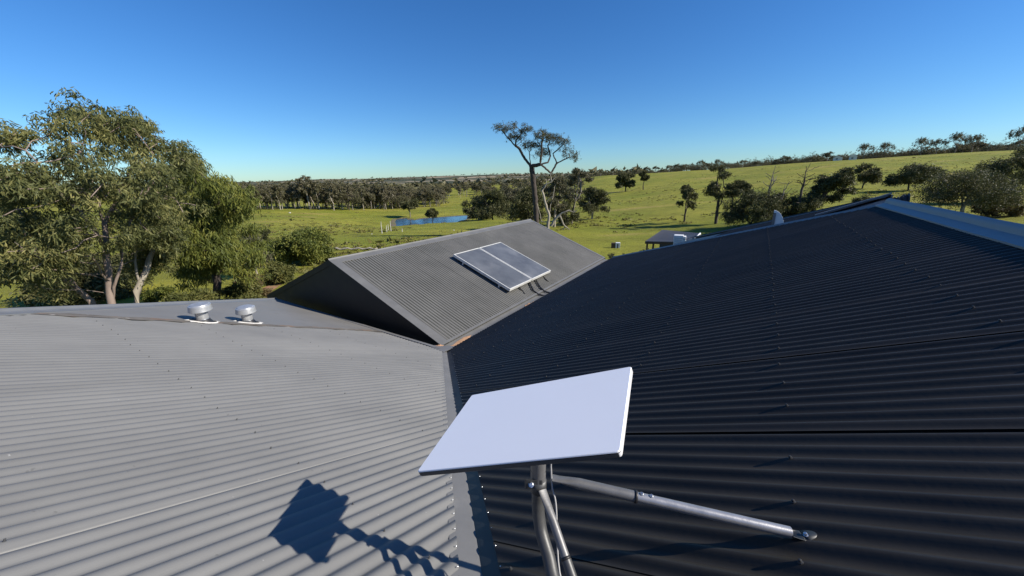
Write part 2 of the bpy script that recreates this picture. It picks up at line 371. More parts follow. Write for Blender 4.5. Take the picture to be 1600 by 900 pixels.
mb.tube([fL(VS + .045, u) + NLu * .014 for u in np.linspace(-4.15, -.05, 12)], .009, 8); mb.build('tray_edge', m_flashL, roofL, True)
# wall apron at the gable foot
ap = MB()
ap.prism([B(-.10, -.05, T * .10 + .02), B(-.10, -WL + .2, T * .10 + .02), B(.02, -WL + .2, .022), B(.02, -.05, .022)], Z * .006)
ap.tube([B(-.10, v, T * .10 + .026) for v in np.linspace(-.05, -WL + .2, 12)], .007, 6)
ap.build('apron_flashing', m_flashL, roofL)
# hip cap
def capstrip(name, P0, P1, w1, w2, drop1, drop2, m_, parent, roll=.022, bot1=None):
    """ridge or hip cap: two wings (side vectors w1, w2) with a rolled crest, from P0 to P1"""
    P0, P1 = np.array(P0), np.array(P1); w1 = np.array(w1); w2 = np.array(w2)
    prof = [w1 - Z * .012, w1, w1 * .25, w1 * .17 + Z * roll * .5]
    k = []
    for a in np.linspace(0, math.pi, 9):
        side = w1 / np.linalg.norm(w1) * math.cos(a) - w1 / np.linalg.norm(w1) * 0
        h = math.cos(a); s_ = (w1 / np.linalg.norm(w1)) * max(h, 0) + (w2 / np.linalg.norm(w2)) * max(-h, 0)
        k.append(s_ * roll + Z * (roll * .45 + roll * math.sin(a)))
    prof = [w1 - Z * .014, w1] + [w1 * .3] + k + [w2 * .3] + [w2, w2 - Z * .014]
    v = []; f = []; n = len(prof); m = max(2, int(np.linalg.norm(P1 - P0) / .6))
    for i in range(m + 1):
        p = P0 + (P1 - P0) * i / m + Z * .004 * noise.noise(Vector((i * 1.7, w1[0] * 9, 2.0)))
        v += [p + q for q in prof]
    for i in range(m):
        for j in range(n - 1): f.append([i * n + j, (i + 1) * n + j, (i + 1) * n + j + 1, i * n + j + 1])
    o = obj(name, v, f, m_, parent)
    if sum(p.normal.z for p in o.data.polygons) < 0: o.data.flip_normals()
    smooth_sharp(o, 50); return o
hd = (U - V) / math.sqrt(2)
hp = np.cross(Z, hd)                                               # horizontal across the hip
def hipz(w): return w
gH = T / math.sqrt(2)
# left hip: at (u, -WL-u)
P0 = fL(-WL + 8.1, -8.1) if False else B(-8.1, -WL + 8.1, T * 8.1); P0 = B(-7.5, -WL + 7.5, T * 7.5); P1 = B(0, -WL, 0)
capstrip('hip_cap', P0 + Z * .03, P1 + Z * .03, (U + V) / math.sqrt(2) * .13 - Z * .13 * gH, -(U + V) / math.sqrt(2) * .13 - Z * .13 * gH, 0, 0, m_capD, roofL, .02)
# the slope that falls away beyond the left hip
bk = obj('roof', [B(-8.2, -WL + 8.2, T * 8.2), B(0, -WL, 0), B(0, -WL - 1.0, -.5), B(0, -WL - .01, -.05), B(-8.2, -WL - .0, 0)], [[0, 1, 4]], m_roofL, house)
# --- right (dark) slope
roofR = obj('roof', [B(-8, 8.02 - .02, T * 8 - .02)] and [B(-6.2, 6.2, T * 5.84 - .03), B(uH, vR, T * vR - .03), B(uH + vR, .0, -.03), B(0, 0, -.03), B(-5.84, 5.84, T * 5.84 - .03)],
            [[1, 2, 3, 4]], m_flashD, house); tag(roofR, 'dark slope right of the valley')
if roofR.data.polygons[0].normal.z < 0: roofR.data.flip_normals()
PR = PolyFn(-5.7, uH + vR - .15, lambda u: (-u + .095 if u < -.0 else .03 + max(.065 - u, 0)), lambda u: min(vR - .08, vR - (u - uH) - .12))
U0R = -1.872 - 6 * .762
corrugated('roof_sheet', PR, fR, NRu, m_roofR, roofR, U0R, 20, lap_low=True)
# valley flashing, two wings with a small centre crease and turned side edges
def valley_wing(side, m_, name):
    v = []; f = []; n = 24
    for i in range(n + 1):
        s = 8.0 * i / n
        c = B(-s, s, T * s)
        if side < 0: e = B(-s, s - .16, T * s); nn = NLu         # on the pale slope (same u, smaller v)
        else: e = B(-s + .16, s, T * s); nn = NRu
        v += [c + nn * .000 + Z * .002, c + (e - c) * .12 + nn * .004, e + nn * .004]
    for i in range(n):
        f += [[3 * i, 3 * i + 1, 3 * i + 4, 3 * i + 3], [3 * i + 1, 3 * i + 2, 3 * i + 5, 3 * i + 4]]
    o = obj(name, v, f, m_, house, True)
    if o.data.polygons[0].normal.z < 0: o.data.flip_normals()
    return o
tag(valley_wing(-1, m_flashL, 'valley_flashing'), 'pale wing of the valley flashing')
tag(valley_wing(1, m_flashD, 'valley_flashing'), 'valley flashing wing turned from the sun, its shade in the colour')  # wing faces away from the sun; that shade is put into its colour
# ridge cap and hip cap of the dark slope
zr = T * vR
capstrip('ridge_cap', B(uH + .05, vR, zr + .040), B(-6.0, vR, zr + .040), -V * .128 - Z * .128 * T, V * .128 - Z * .128 * T, 0, 0, m_cap, roofR, .036)
hd2 = (U + V) / math.sqrt(2)
capstrip('hip_cap', B(uH, vR, zr + .022), B(uH + vR - .05, .05, .05), -hd2 * .05 - Z * .03, hd2 * .09 - Z * .05, 0, 0, mat('slate_hip_cap', (0.20, 0.21, 0.22), .45, .3, .1, 6), roofR, .013)
# slopes falling away behind (not seen from here, but they close the roof)
obj('roof', [B(uH, vR, zr), B(-6, vR, zr), B(-6, vR + 5, zr - 5 * T), B(uH + 5, vR + 5, zr - 5 * T)], [[0, 1, 2, 3]], m_roofR, house)
obj('roof', [B(uH, vR, zr - .01), B(uH + vR, 0, -.01), B(uH + vR, vR + 5, -.01)], [[0, 2, 1]], m_roofR, house)
# sheets on the slopes that fall away behind the ridges and hips
NB = Z + T * V; NBu = NB / np.linalg.norm(NB); NH = Z + T * U; NHu = NH / np.linalg.norm(NH)
backR, endR = [o_ for o_ in house.children if o_.name.startswith('roof') and 'label' not in o_.keys()][-2:]
backR['label'] = 'dark slope falling away beyond the metal ridge cap'; endR['label'] = 'dark hip end facing the paddock'; bk['label'] = 'grey slope falling away beyond the left hip'
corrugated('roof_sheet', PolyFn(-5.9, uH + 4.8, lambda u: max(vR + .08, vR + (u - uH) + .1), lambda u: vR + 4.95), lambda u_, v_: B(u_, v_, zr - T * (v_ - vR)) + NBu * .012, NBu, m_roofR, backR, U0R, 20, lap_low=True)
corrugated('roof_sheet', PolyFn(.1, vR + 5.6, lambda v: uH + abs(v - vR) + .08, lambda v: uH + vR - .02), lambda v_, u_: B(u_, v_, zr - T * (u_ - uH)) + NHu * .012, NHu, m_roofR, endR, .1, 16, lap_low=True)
corrugated('roof_sheet', PolyFn(-7.9, -.15, lambda u: -WL + .02, lambda u: -WL - u - .1), lambda u_, v_: B(u_, v_, T * (v_ + WL)) + NRu * .012, NRu, m_roofL, bk, -7.9, 11, lap_low=True)
# roof screws, on the battens
def screws(name, pts, nrm, m_, parent, sc_=1.0):
    b = MB()
    for p in pts:
        b.lathe(p, nrm, [(.0075 * sc_, 0), (.0075 * sc_, .002), (.0045 * sc_, .003), (.0045 * sc_, .0085), (.003 * sc_, .0095)], 8)
    o = b.build(name, m_, parent); tag(o, kind='stuff'); return o
ptsL = []
for i in range(-1, 6):
    u = -.42 - .815 * i if i >= 0 else -.1
    v = -1.6; k = 0
    while v < 7.5:
        rib = round((v - V0L) / PIT) * PIT + V0L
        r = clip2(PL, rib)
        if r and r[0] < u < r[1] - .03 and k % 3 == 0: ptsL.append(fL(rib, u + rng.uniform(-.012, .012)) + NLu * DEP)
        v += PIT; k += 1
screws('roof_screws', ptsL, NLu, m_steelD, roofL, .62)
ptsR = []
for j in range(8):
    v = 4.49 - .785 * (j - 1)
    u = -5.6; k = 0
    for k in range(200):
        rib = U0R + k * PIT
        r = clip2(PR, rib)
        if r and r[0] + .02 < v < r[1] and k % 3 == (1 if rib > -2.7 else 2): ptsR.append(fR(rib, v + rng.uniform(-.008, .008)) + NRu * DEP)
screws('roof_screws', ptsR, NRu, mat('dull_screw', (.045, .045, .045), .5, .2), roofR, .95)
# rivets along the valley edges
vr_ = []
k = 0
for i in range(70):
    v = -.05 + i * PIT * 1.0 + (V0L % PIT)
    if v > 5.6: break
    vr_.append(fL(v, -.128 - v) + NLu * (DEP - .001))
for i in range(70):
    u = U0R + round((-5.6 - U0R) / PIT) * PIT + i * PIT
    if u > -.1: break
    vr_.append(fR(u, -u + .103) + NRu * (DEP - .001))
b = MB()
for p in vr_: b.lathe(p, Z, [(.0026, 0), (.0026, .0025), (.0012, .0035)], 6)
tag(b.build('valley_rivets', m_bright, house), kind='stuff')
# --- gable roof with the collectors
NG = Z + tG * V; NGu = NG / np.linalg.norm(NG)
fG = lambda u_, v_: B(u_, v_, zG - tG * (v_ + wG))
NG2 = Z - tG * V; NG2u = NG2 / np.linalg.norm(NG2)
vlow = -.36
roofG = obj('roof', [fG(ug0, -wG) - Z * .02, fG(ug1, -wG) - Z * .02, fG(ug1, vlow) - Z * .02, fG(ug0, vlow) - Z * .02], [[0, 1, 2, 3]], m_flashD, house)
if roofG.data.polygons[0].normal.z < 0: roofG.data.flip_normals()
tag(roofG, 'mid grey gable slope carrying the solar collectors')
PG = PolyFn(ug0 + .17, ug1 - .06, lambda u: -wG + .14, lambda u: vlow + .0)
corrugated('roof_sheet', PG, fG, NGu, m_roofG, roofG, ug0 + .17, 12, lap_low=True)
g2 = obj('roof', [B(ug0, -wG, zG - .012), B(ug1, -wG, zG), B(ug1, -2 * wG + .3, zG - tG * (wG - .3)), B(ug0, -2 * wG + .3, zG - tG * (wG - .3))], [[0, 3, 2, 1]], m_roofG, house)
tag(g2, 'far slope of the gable, hidden from the valley side')
if g2.data.polygons[0].normal.z < 0: g2.data.flip_normals()
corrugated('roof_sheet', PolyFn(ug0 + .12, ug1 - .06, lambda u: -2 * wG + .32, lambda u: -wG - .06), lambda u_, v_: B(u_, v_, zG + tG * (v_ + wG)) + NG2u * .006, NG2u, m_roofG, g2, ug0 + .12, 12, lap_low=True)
capstrip('ridge_cap', B(ug0 - .02, -wG, zG + .03), B(ug1 + .02, -wG, zG + .03), V * .17 - Z * .17 * tG, -V * .17 - Z * .17 * tG, 0, 0, m_flashG, roofG, .016)
# barge flashing on the near and far rakes (flat top 190 mm, small drop)
for ua, ub, nm in ((ug0 - .015, ug0 + .19, 'barge_flashing'), (ug1 - .09, ug1 + .02, 'barge_flashing')):
    b = MB()
    b.prism([fG(ua, -wG) + NGu * .022, fG(ub, -wG) + NGu * .022, fG(ub, vlow - .0) + NGu * .022, fG(ua, vlow - .0) + NGu * .022], NGu * .006)
    o = b.build(nm, m_flashG, roofG)
    b = MB(); uo = ua if ua < 1 else ub - .004
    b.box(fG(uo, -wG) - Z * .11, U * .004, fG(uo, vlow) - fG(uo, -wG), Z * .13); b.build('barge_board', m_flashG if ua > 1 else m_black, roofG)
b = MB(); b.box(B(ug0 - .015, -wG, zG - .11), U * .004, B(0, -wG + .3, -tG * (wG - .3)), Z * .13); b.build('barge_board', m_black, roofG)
# gable end wall, boarded in dark sheets
wallG = MB()
wallG.prism([B(ug0 + .0, vlow, -.10), B(ug0, -wG, zG - .03), B(ug0, -2 * wG + .35, -.17), B(ug0, -2 * wG + .35, -3.6), B(ug0, vlow, -3.6)], U * .05)
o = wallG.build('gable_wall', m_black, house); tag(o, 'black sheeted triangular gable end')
# box gutter between the gable and the dark slope
z0 = fG(0, vlow)[2]
def gut(u): return [B(u, vlow - .04, z0 - .012), B(u, vlow + .02, z0 - .014), B(u, vlow + .04, z0 - .03), B(u, -.12, z0 - .02), B(u, -.02, z0 + .045), B(u, .07, .012)]
gv = []; gf = []; n = 30
for i in range(n + 1): gv += gut(.02 + (uH + vR + .2) * i / n)
for i in range(n):
    for j in range(5): gf.append([6 * i + j, 6 * i + j + 1, 6 * i + j + 7, 6 * i + j + 6])
o = obj('box_gutter', gv, gf, m_flashG, house); 
if sum(p.normal.z for p in o.data.polygons) < 0: o.data.flip_normals()
smooth_sharp(o, 60)
o['label'] = 'wide grey gutter between the gable and the dark slope'
b = MB(); b.prism([fG(ug0 - .01, vlow - .05) + NGu * .02, fG(ug1, vlow - .05) + NGu * .02, fG(ug1, vlow + .0) + NGu * .02, fG(ug0 - .01, vlow + .0) + NGu * .02], NGu * .012)
b.build('eave_flashing', m_flashG, roofG)
# leaf dirt in the gutter and in its corner
def dirt_patch(name, cu, cv, lu, lv, z, m_, seed, nrm=Z, parent=house, n=26):
    r = random.Random(seed); v = []; f = []
    rr = [[(1 + .75 * noise.noise(Vector((math.cos(a) * 3.5, math.sin(a) * 3.5, seed + .3)))) * s for s in (1, .55, .0)] for a in np.linspace(0, 2 * math.pi, n, endpoint=False)]
    for k, a in enumerate(np.linspace(0, 2 * math.pi, n, endpoint=False)):
        for j, s in enumerate((1, .55)):
            q = rr[k][j]
            v.append(B(cu + lu * q * math.cos(a), cv + lv * q * math.sin(a), 0) + np.array([0, 0, z(cu + lu * q * math.cos(a), cv + lv * q * math.sin(a))]) + Z * (.001 + (.012 if j else 0) * r.random()))
    v.append(B(cu, cv, 0) + np.array([0, 0, z(cu, cv)]) + Z * .01)
    c = len(v) - 1
    for k in range(n):
        k2 = (k + 1) % n
        f += [[2 * k, 2 * k2, 2 * k2 + 1, 2 * k + 1], [2 * k + 1, 2 * k2 + 1, c]]
    o = obj(name, v, f, m_, parent, True)
    if o.data.polygons[0].normal.z < 0: o.data.flip_normals()
    return o
gz = lambda u, v: (z0 - .062 if v < -.08 else z0 - .06 + (v + .08) * .9)
dirt_patch('leaf_litter', .40, -.18, .60, .13, lambda u, v: z0 - .022 + max(0, v + .12) * .6, m_rust, 3)
dirt_patch('leaf_litter', 3.15, -.16, .28, .09, lambda u, v: z0 - .022 + max(0, v + .12) * .6, m_rust, 8)
dirt_patch('leaf_litter', 8.7, -.16, .5, .10, lambda u, v: z0 - .022 + max(0, v + .12) * .6, m_dirt, 5)
# corner flashing where valley, gutter and apron meet
b = MB(); b.prism([B(-.18, .10, .085), B(-.13, -.30, .064), B(.12, -.42, -.035), B(.22, .06, .02)], Z * .004)
b.build('corner_flashing', m_flashL, house)
dirt_patch('leaf_litter', .08, -.25, .07, .06, lambda u, v: -T * min(u, .02) + .03 - .1 * max(u, 0), m_rust, 12)
# far wing of the house beyond the dark hip, same dark sheeting
h2a = CAM + ray(1391, 307) * 11.5; uv2 = (h2a @ U, h2a @ V); z2 = h2a[2]
hdir = (U - V) - Z * T
n2 = 5
roof2v = [h2a, h2a + hdir * 5.9 / math.sqrt(2)]
L2 = 4.15
A0 = h2a; A1 = h2a + hdir * L2
roof2 = obj('roof', [A0 - Z * .02, A1 - Z * .02, A1 - V * 1.6 - Z * (T * 1.6 + .02), A0 - V * 6 - Z * (T * 6 + .02), A0 - V * .0 - U * .6 - Z * .02], [[0, 4, 3, 2, 1]], m_flashD, house)
if roof2.data.polygons[0].normal.z < 0: roof2.data.flip_normals()
tag(roof2, 'dark slope of the second wing beyond the hip')
ua, va = A0 @ U, A0 @ V
fR2 = lambda u_, v_: B(u_, v_, A0[2] + T * (v_ - va))
P2 = PolyFn(ua - .02, ua + L2, lambda u: va - 5.8 + 1.0 * (u - ua), lambda u: va - (u - ua) - .03)
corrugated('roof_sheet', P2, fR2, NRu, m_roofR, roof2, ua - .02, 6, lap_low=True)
capstrip('hip_cap', A0 + Z * .032, A1 + Z * .032, -hd2 * .12 - Z * .045, hd2 * .07 - Z * .03, 0, 0, m_roofR, roof2, .012)
b = MB(); b.box(A0 - U * .06 + Z * .05, U * .06, -V * 1.2 - Z * T * 1.2, Z * .03); b.box(A0 - U * .055 + Z * .04, U * .05, V * .03, -Z * .28)
b.build('barge_flashing', mat('dull_grey_edge', (.16, .165, .17), .5, .3, .1, 6), roof2)
b = MB(); b.box(A1 - V * .01 + Z * .03, U * .03, -V * .38 - Z * T * .38, Z * .02); b.build('barge_flashing', m_flashG, roof2)
obj('roof', [A0, A1, A1 + V * 3 - Z * 2.0, A0 + V * 3 - Z * 2], [[0, 1, 2, 3]], m_roofR, house)
# house walls below the eaves
b = MB()
b.box(B(-7.5, -WL + 1.2, -3.6), U * 7.5, V * (WL + 3), Z * 3.3)
b.box(B(.4, -6.6, -3.6), U * 8.6, V * 6.6, Z * 3.2)
b.box(B(-5, 1, -3.6), U * 13, V * 9, Z * 3.3)
b.build('outer_wall', m_wall, house)

# ------------------------------------------------------------------ roof fittings
# black bunched flashing at the ridge end
r_ = random.Random(9)
t = B(uH + .25, vR + .12, zr)
v = []; f = []
cc = CAM + ray(1399, 318) * 8.0
nu_, nv_ = 14, 9
for i in range(nu_):
    a = i / (nu_ - 1)
    for j in range(nv_):
        c_ = 2 * math.pi * j / nv_
        rad = (.055 + .065 * a) * (1 + .55 * noise.noise(Vector((i * .8, j * 1.3, 4))))
        v.append(cc + ray(1399, 318) * 0 + V * (-.11 + .22 * a) - U * (.05 * a) + Z * (rad * math.sin(c_) * (1 if a < .8 else .8) - .02 + .06 * a) + U * rad * math.cos(c_) * .7)
for i in range(nu_ - 1):
    for j in range(nv_): f.append([i * nv_ + j, (i + 1) * nv_ + j, (i + 1) * nv_ + (j + 1) % nv_, i * nv_ + (j + 1) % nv_])
f.append(list(range(nv_))); f.append([(nu_ - 1) * nv_ + j for j in range(nv_)][::-1])
o = obj('crumpled_flashing', v, f, m_rubber); tag(o, 'crumpled black rubber flashing bunched at the end of the metal ridge cap', 'flashing')
# white quarter round fin behind the hip
c0 = CAM + ray(1208, 351) * 10.6
pts = [c0]
base_r = (CAM + ray(1224, 348) * 10.6) - c0; top = (CAM + ray(1211, 334) * 10.6) - c0
cr = np.cross(ray(1215, 343), Z); cr /= np.linalg.norm(cr)
for k in range(7):
    a = k / 6 * math.pi / 2; pts.append(c0 + cr * .20 * math.cos(a) + Z * .33 * math.sin(a) - cr * .03 * math.sin(a))
b = MB(); b.prism(pts, np.cross(cr, Z) * .03)
fin = thing('vent_fin', 'small white quarter-round metal fin sticking up behind the dark hip', 'vent', c0)
b.build('fin_plate', m_whitem, fin)
b = MB(); b.box(c0 - cr * .03 - Z * .25, cr * .05, np.cross(cr, Z) * .05, Z * .52); b.build('fin_post', m_steel, fin)

# roof vents
def vent(px, py, name_label):
    base = hit(px, py, NL, .012)
    t = thing('roof_vent', name_label, 'roof vent', base, 'round metal vents on the pale roof')
    ax = Z + .05 * V
    b = MB(); b.lathe(base - Z * .05, Z, [(.120, .0), (.118, .02), (.100, .045), (.090, .062), (.084, .070), (.076, .092), (.0725, .094)], 32); smooth_sharp(b.build('rubber_boot', m_rubber, t), 45)
    b = MB(); b.lathe(base + Z * .02, ax, [(.069, 0), (.069, .195), (.066, .195)], 32); smooth_sharp(b.build('vent_pipe', m_galv, t), 45)
    b = MB(); b.lathe(base + Z * .043, ax, [(.0735, 0), (.0755, .005), (.0735, .010)], 32, False); b.build('clamp_band', m_bright, t, True)
    b = MB(); b.lathe(base + ax * .168, ax, [(.075, .010), (.118, .0), (.130, .0), (.131, .004), (.121, .072), (.119, .075), (.102, .079), (.100, .083), (.096, .086), (.05, .090), (.0, .091)], 40, False)
    smooth_sharp(b.build('vent_cap', m_galv, t), 22)
    for k in range(3):
        a = k * 2.09; b = MB(); b.tube([base + ax * .15 + .069 * (U * math.cos(a) + V * math.sin(a)), base + ax * .20 + .10 * (U * math.cos(a) + V * math.sin(a))], .005, 6); b.build('cap_bracket', m_galv, t)
    r = random.Random(int(px)); v = []; f = []; n = 36
    for k in range(n):
        a = 2 * math.pi * k / n
        for rad, h in ((.122, .022), (.150 + .07 * noise.noise(Vector((math.cos(a) * 2.3, math.sin(a) * 2.3, px))), .0105)):
            q = base + rad * (U * math.cos(a) * 1.15 + V * math.sin(a)); q = q - Z * ((NL @ q - .0) / 1.0) + Z * (.012 + h)
            v.append(q)
    for k in range(n): f.append([2 * k, 2 * k + 1, 2 * ((k + 1) % n) + 1, 2 * ((k + 1) % n)])
    o = obj('sealant_ring', v, f, m_silic, t, True)
    if o.data.polygons[0].normal.z < 0: o.data.flip_normals()
vent(318, 503, 'left round metal roof vent with a domed cap, farther from the black gable')
vent(388, 504, 'right round metal roof vent with a domed cap, nearer the black gable')

# solar collectors on the gable
def collector(u0, u1, lab):
    va_, vb_ = -2.61, -.775; H = .075; lift = .085
    org = fG(u0, va_) + NGu * lift; eu = U * (u1 - u0); ev = fG(u0, vb_) - fG(u0, va_); evn = ev / np.linalg.norm(ev)
    t = thing('solar_collector', lab, 'solar panel', org, 'flat solar collectors on the gable roof')
    w = .027
    for nm, a, b_, c_ in (('frame_rail', org, eu, evn * w), ('frame_rail', org + ev - evn * w, eu, evn * w),
                          ('frame_rail', org + evn * (w + .001), U * w, ev - evn * (2 * w + .002)), ('frame_rail', org + eu - U * w + evn * (w + .001), U * w, ev - evn * (2 * w + .002))):
        m_ = MB(); m_.box(a, b_, c_, NGu * H); bevel(m_.build(nm, m_alu, t), .004)
    m_ = MB(); m_.box(org + U * (w + .001) + evn * (w + .001) + NGu * .02, eu - U * (2 * w + .002), ev - evn * (2 * w + .002), NGu * (H - .028)); m_.build('glass_cover', m_glass, t)
    m_ = MB(); m_.box(org + U * .01 + evn * .01 + NGu * .004, eu - U * .02, ev - evn * .02, NGu * .014); m_.build('back_tray', m_alu, t)
    for k in (.18, .82):
        m_ = MB(); m_.box(org + evn * np.linalg.norm(ev) * k - NGu * .070, eu, evn * .035, NGu * .069); m_.build('mounting_rail', m_alu, t)
collector(3.165, 4.283, 'left flat solar collector with grey glass and pale frame on the gable')
collector(4.305, 5.43, 'right flat solar collector with grey glass and pale frame, nearer the gable end')
tp = thing('collector_pipes', 'pair of black insulated pipes running from the collectors down to the gutter', 'pipe', fG(4.4, -.75))
def gpt(u, v, h): return fG(u, v) + NGu * h
b = MB(); b.tube([gpt(4.25, -.80, .06), gpt(4.10, -.66, .05), gpt(3.95, -.50, .045), gpt(3.95, -.36, .03), gpt(4.05, -.2, .03), gpt(4.3, .05, .10)], .022, 10); b.build('pipe_lagging', m_rubber, tp, True)
b = MB(); b.tube([gpt(4.60, -.80, .06), gpt(4.42, -.62, .05), gpt(4.30, -.46, .045), gpt(4.28, -.33, .03), gpt(4.36, -.15, .05), gpt(4.55, .05, .10)], .022, 10); b.build('pipe_lagging', m_rubber, tp, True)
for i, (u, lab) in enumerate(((3.62, 'short black strap lying on the sheets below the left collector'), (4.95, 'short black strap lying on the sheets below the right collector'))):
    b = MB(); b.tube([gpt(u + .1, -.82, .05), gpt(u + .05, -.70, .03), gpt(u, -.56, .026)], .014, 8)
    tag(b.build('roof_strap', m_rubber, None, True), lab, 'strap')

# ------------------------------------------------------------------ satellite dish on its mast
corn = [(737, 617), (987, 572), (969, 705), (651, 737)]
rr = [ray(*c) for c in corn]
Mx = np.array([rr[0], -rr[1], rr[2], -rr[3]]).T
sv = np.linalg.svd(Mx)[2][-1]; sv = sv / sv[0]
Pq = [sv[i] * rr[i] for i in range(4)]
kq = .594 / np.linalg.norm(Pq[1] - Pq[0])
Q = [CAM + kq * p for p in Pq]
cen = sum(Q) / 4; ax_ = (Q[1] - Q[0]); ay_ = (Q[3] - Q[0]); nd = np.cross(ay_, ax_); nd /= np.linalg.norm(nd)
if nd[2] < 0: nd = -nd
mast_top = B(-3.526, 3.789, 2.11)
dish = thing('satellite_dish', 'flat white rectangular satellite dish tilted on a grey mast above the valley', 'satellite dish', mast_top)
def rounded(c, ax, ay, r, n=5):
    out = []
    ux, uy = ax / np.linalg.norm(ax), ay / np.linalg.norm(ay)
    cs = [c - ax / 2 - ay / 2, c + ax / 2 - ay / 2, c + ax / 2 + ay / 2, c - ax / 2 + ay / 2]
    dirs = [(ux, uy), (-ux, uy), (-ux, -uy), (ux, -uy)]
    st = [180, 270, 0, 90]
    for i in range(4):
        o_ = cs[i] + dirs[i][0] * r + dirs[i][1] * r
        for k in range(n):
            a = math.radians(st[i] + 90 * k / (n - 1)); out.append(o_ + r * (math.cos(a) * ux + math.sin(a) * uy))
    return out
def slab(c, ax, ay, r, layers):
    """layers: (offset along the normal, inset) from top to bottom"""
    v = []; f = []
    for off, ins in layers:
        s = rounded(c, ax * (1 - 2 * ins / np.linalg.norm(ax)), ay * (1 - 2 * ins / np.linalg.norm(ay)), max(r - ins, .002))
        v += [p + nd * off for p in s]
    n = 20
    for i in range(len(layers) - 1):
        for k in range(n): f.append([i * n + k, (i + 1) * n + k, (i + 1) * n + (k + 1) % n, i * n + (k + 1) % n])
    f.append(list(range(n))); f.append([(len(layers) - 1) * n + k for k in range(n)][::-1])
    return v, f
ux_, uy_ = ax_, ay_
def fixn(o):
    import bmesh
    bm = bmesh.new(); bm.from_mesh(o.data); bmesh.ops.recalc_face_normals(bm, faces=bm.faces); bm.to_mesh(o.data); bm.free(); return o
v, f = slab(cen, ux_, uy_, .009, [(0, .0022), (-.0012, .0006), (-.004, 0)]); smooth_sharp(fixn(obj('dish_face', v, f, m_dish, dish)), 30)
v, f = slab(cen, ux_, uy_, .009, [(-.0045, .001), (-.0055, .0012)]); fixn(obj('rim_seam', v, f, m_rubber, dish))
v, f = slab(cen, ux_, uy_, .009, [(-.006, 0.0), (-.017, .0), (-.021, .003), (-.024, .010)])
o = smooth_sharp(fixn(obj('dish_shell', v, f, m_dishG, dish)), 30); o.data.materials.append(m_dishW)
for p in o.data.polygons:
    if np.array(p.normal) @ (ax_ / np.linalg.norm(ax_)) > .5: p.material_index = 1  # sun side of the shell coloured pale, its shaded edges dark
v, f = slab(cen, ux_ * .62, uy_ * .7, .02, [(-.0265, .0), (-.038, .004), (-.042, .012)]); smooth_sharp(fixn(obj('dish_back_cover', v, f, m_dishG, dish)), 30)
b = MB(); b.tube([cen - nd * .04, cen - nd * .075, cen * .5 + mast_top * .5 - nd * .035, mast_top + Z * .03], .022, 14); b.build('dish_neck', m_steelD, dish, True)
mast = thing('dish_mast', 'grey bent steel mast with two braces bolted to the dark roof under the dish', 'mast', B(-3.75, 4.05, 1.75))
# mast: vertical head then a long bend down to the roof
foot = hit(935, 1000, NR, .03)
ctl = [mast_top + Z * .045, B(-3.528, 3.788, 1.96), B(-3.532, 3.790, 1.90), B(-3.542, 3.800, 1.856), B(-3.558, 3.818, 1.822), B(-3.588, 3.858, 1.785), B(-3.635, 3.915, 1.748), foot]
def catmull(P, n=6):
    P = [np.array(p) for p in P]; P = [2 * P[0] - P[1]] + P + [2 * P[-1] - P[-2]]; out = []
    for i in range(1, len(P) - 2):
        for k in range(n):
            t_ = k / n; a, b_, c_, d_ = P[i - 1], P[i], P[i + 1], P[i + 2]
            out.append(.5 * ((2 * b_) + (-a + c_) * t_ + (2 * a - 5 * b_ + 4 * c_ - d_) * t_ ** 2 + (-a + 3 * b_ - 3 * c_ + d_) * t_ ** 3))
    out.append(P[-2]); return out
b = MB(); b.tube(catmull(ctl), .0200, 24); smooth_sharp(b.build('mast_tube', m_steelD, mast), 50)
b = MB(); b.tube([B(-3.528, 3.788, 1.985), mast_top + Z * .05], .0238, 24); smooth_sharp(b.build('mast_collar', m_steel, mast), 50)
b = MB(); b.tube([B(-3.527, 3.788, 2.032), B(-3.527, 3.788, 2.035)], .0241, 24); b.build('collar_ring', m_rubber, mast)
# clamp with bolt
dv = ray(840, 758); side = np.cross(dv, Z); side /= np.linalg.norm(side)
cl = B(-3.528, 3.789, 1.975)
b = MB(); b.tube([cl - Z * .02, cl + Z * .022], .0255, 24); b.build('clamp_band', m_steelD, mast, True)
b = MB(); b.box(cl - side * .042 - dv * .032 - Z * .018, side * .055, dv * .010, Z * .036); bevel(b.build('clamp_plate', m_steelD, mast), .003)
bp = cl - side * .022 - dv * .034
b = MB(); b.lathe(bp, -dv, [(.0095, 0), (.0095, .0015), (.0065, .002), (.0065, .007), (.005, .008)], 6)
b.build('clamp_bolt', m_bright, mast)
# brace to the right
def strut(P0, P1, r, m1, m2, split, flatlen, nm):
    P0, P1 = np.array(P0), np.array(P1); L = np.linalg.norm(P1 - P0); d = (P1 - P0) / L
    q = lambda s: P0 + d * s
    b = MB(); b.tube([q(0), q(.02), q(.05), q(.085), q(L * split)], r, 20, rs=[(r * 1.15, r * .25), (r * 1.15, r * .3), (r * 1.05, r * .7), (r, r), (r, r)]); smooth_sharp(b.build(nm, m1, mast), 60)
    b = MB(); b.tube([q(L * split - .004), q(L * split + .004)], r * 1.12, 20); b.build('brace_ring', m_rubber, mast, True)
    return q, L, d
PT = B(-3.497, 3.822, 1.994)
FT = hit(1246, 834, NR, .036)
q, L, d = strut(PT, FT, .0165, m_steel, m_steel, .36, .05, 'brace')
b = MB(); b.tube([q(L * .355), q(L * .5), q(L * .9), q(L - .02)], .0150, 20, cap=False); smooth_sharp(b.build('brace', m_steelB, mast), 60)
for s in (.385, .425):
    p = q(L * s) + Z * .015; b = MB(); b.lathe(p, Z + .3 * U * -1, [(.006, 0), (.006, .003), (.004, .005)], 8); b.build('brace_bolt', m_bright, mast)
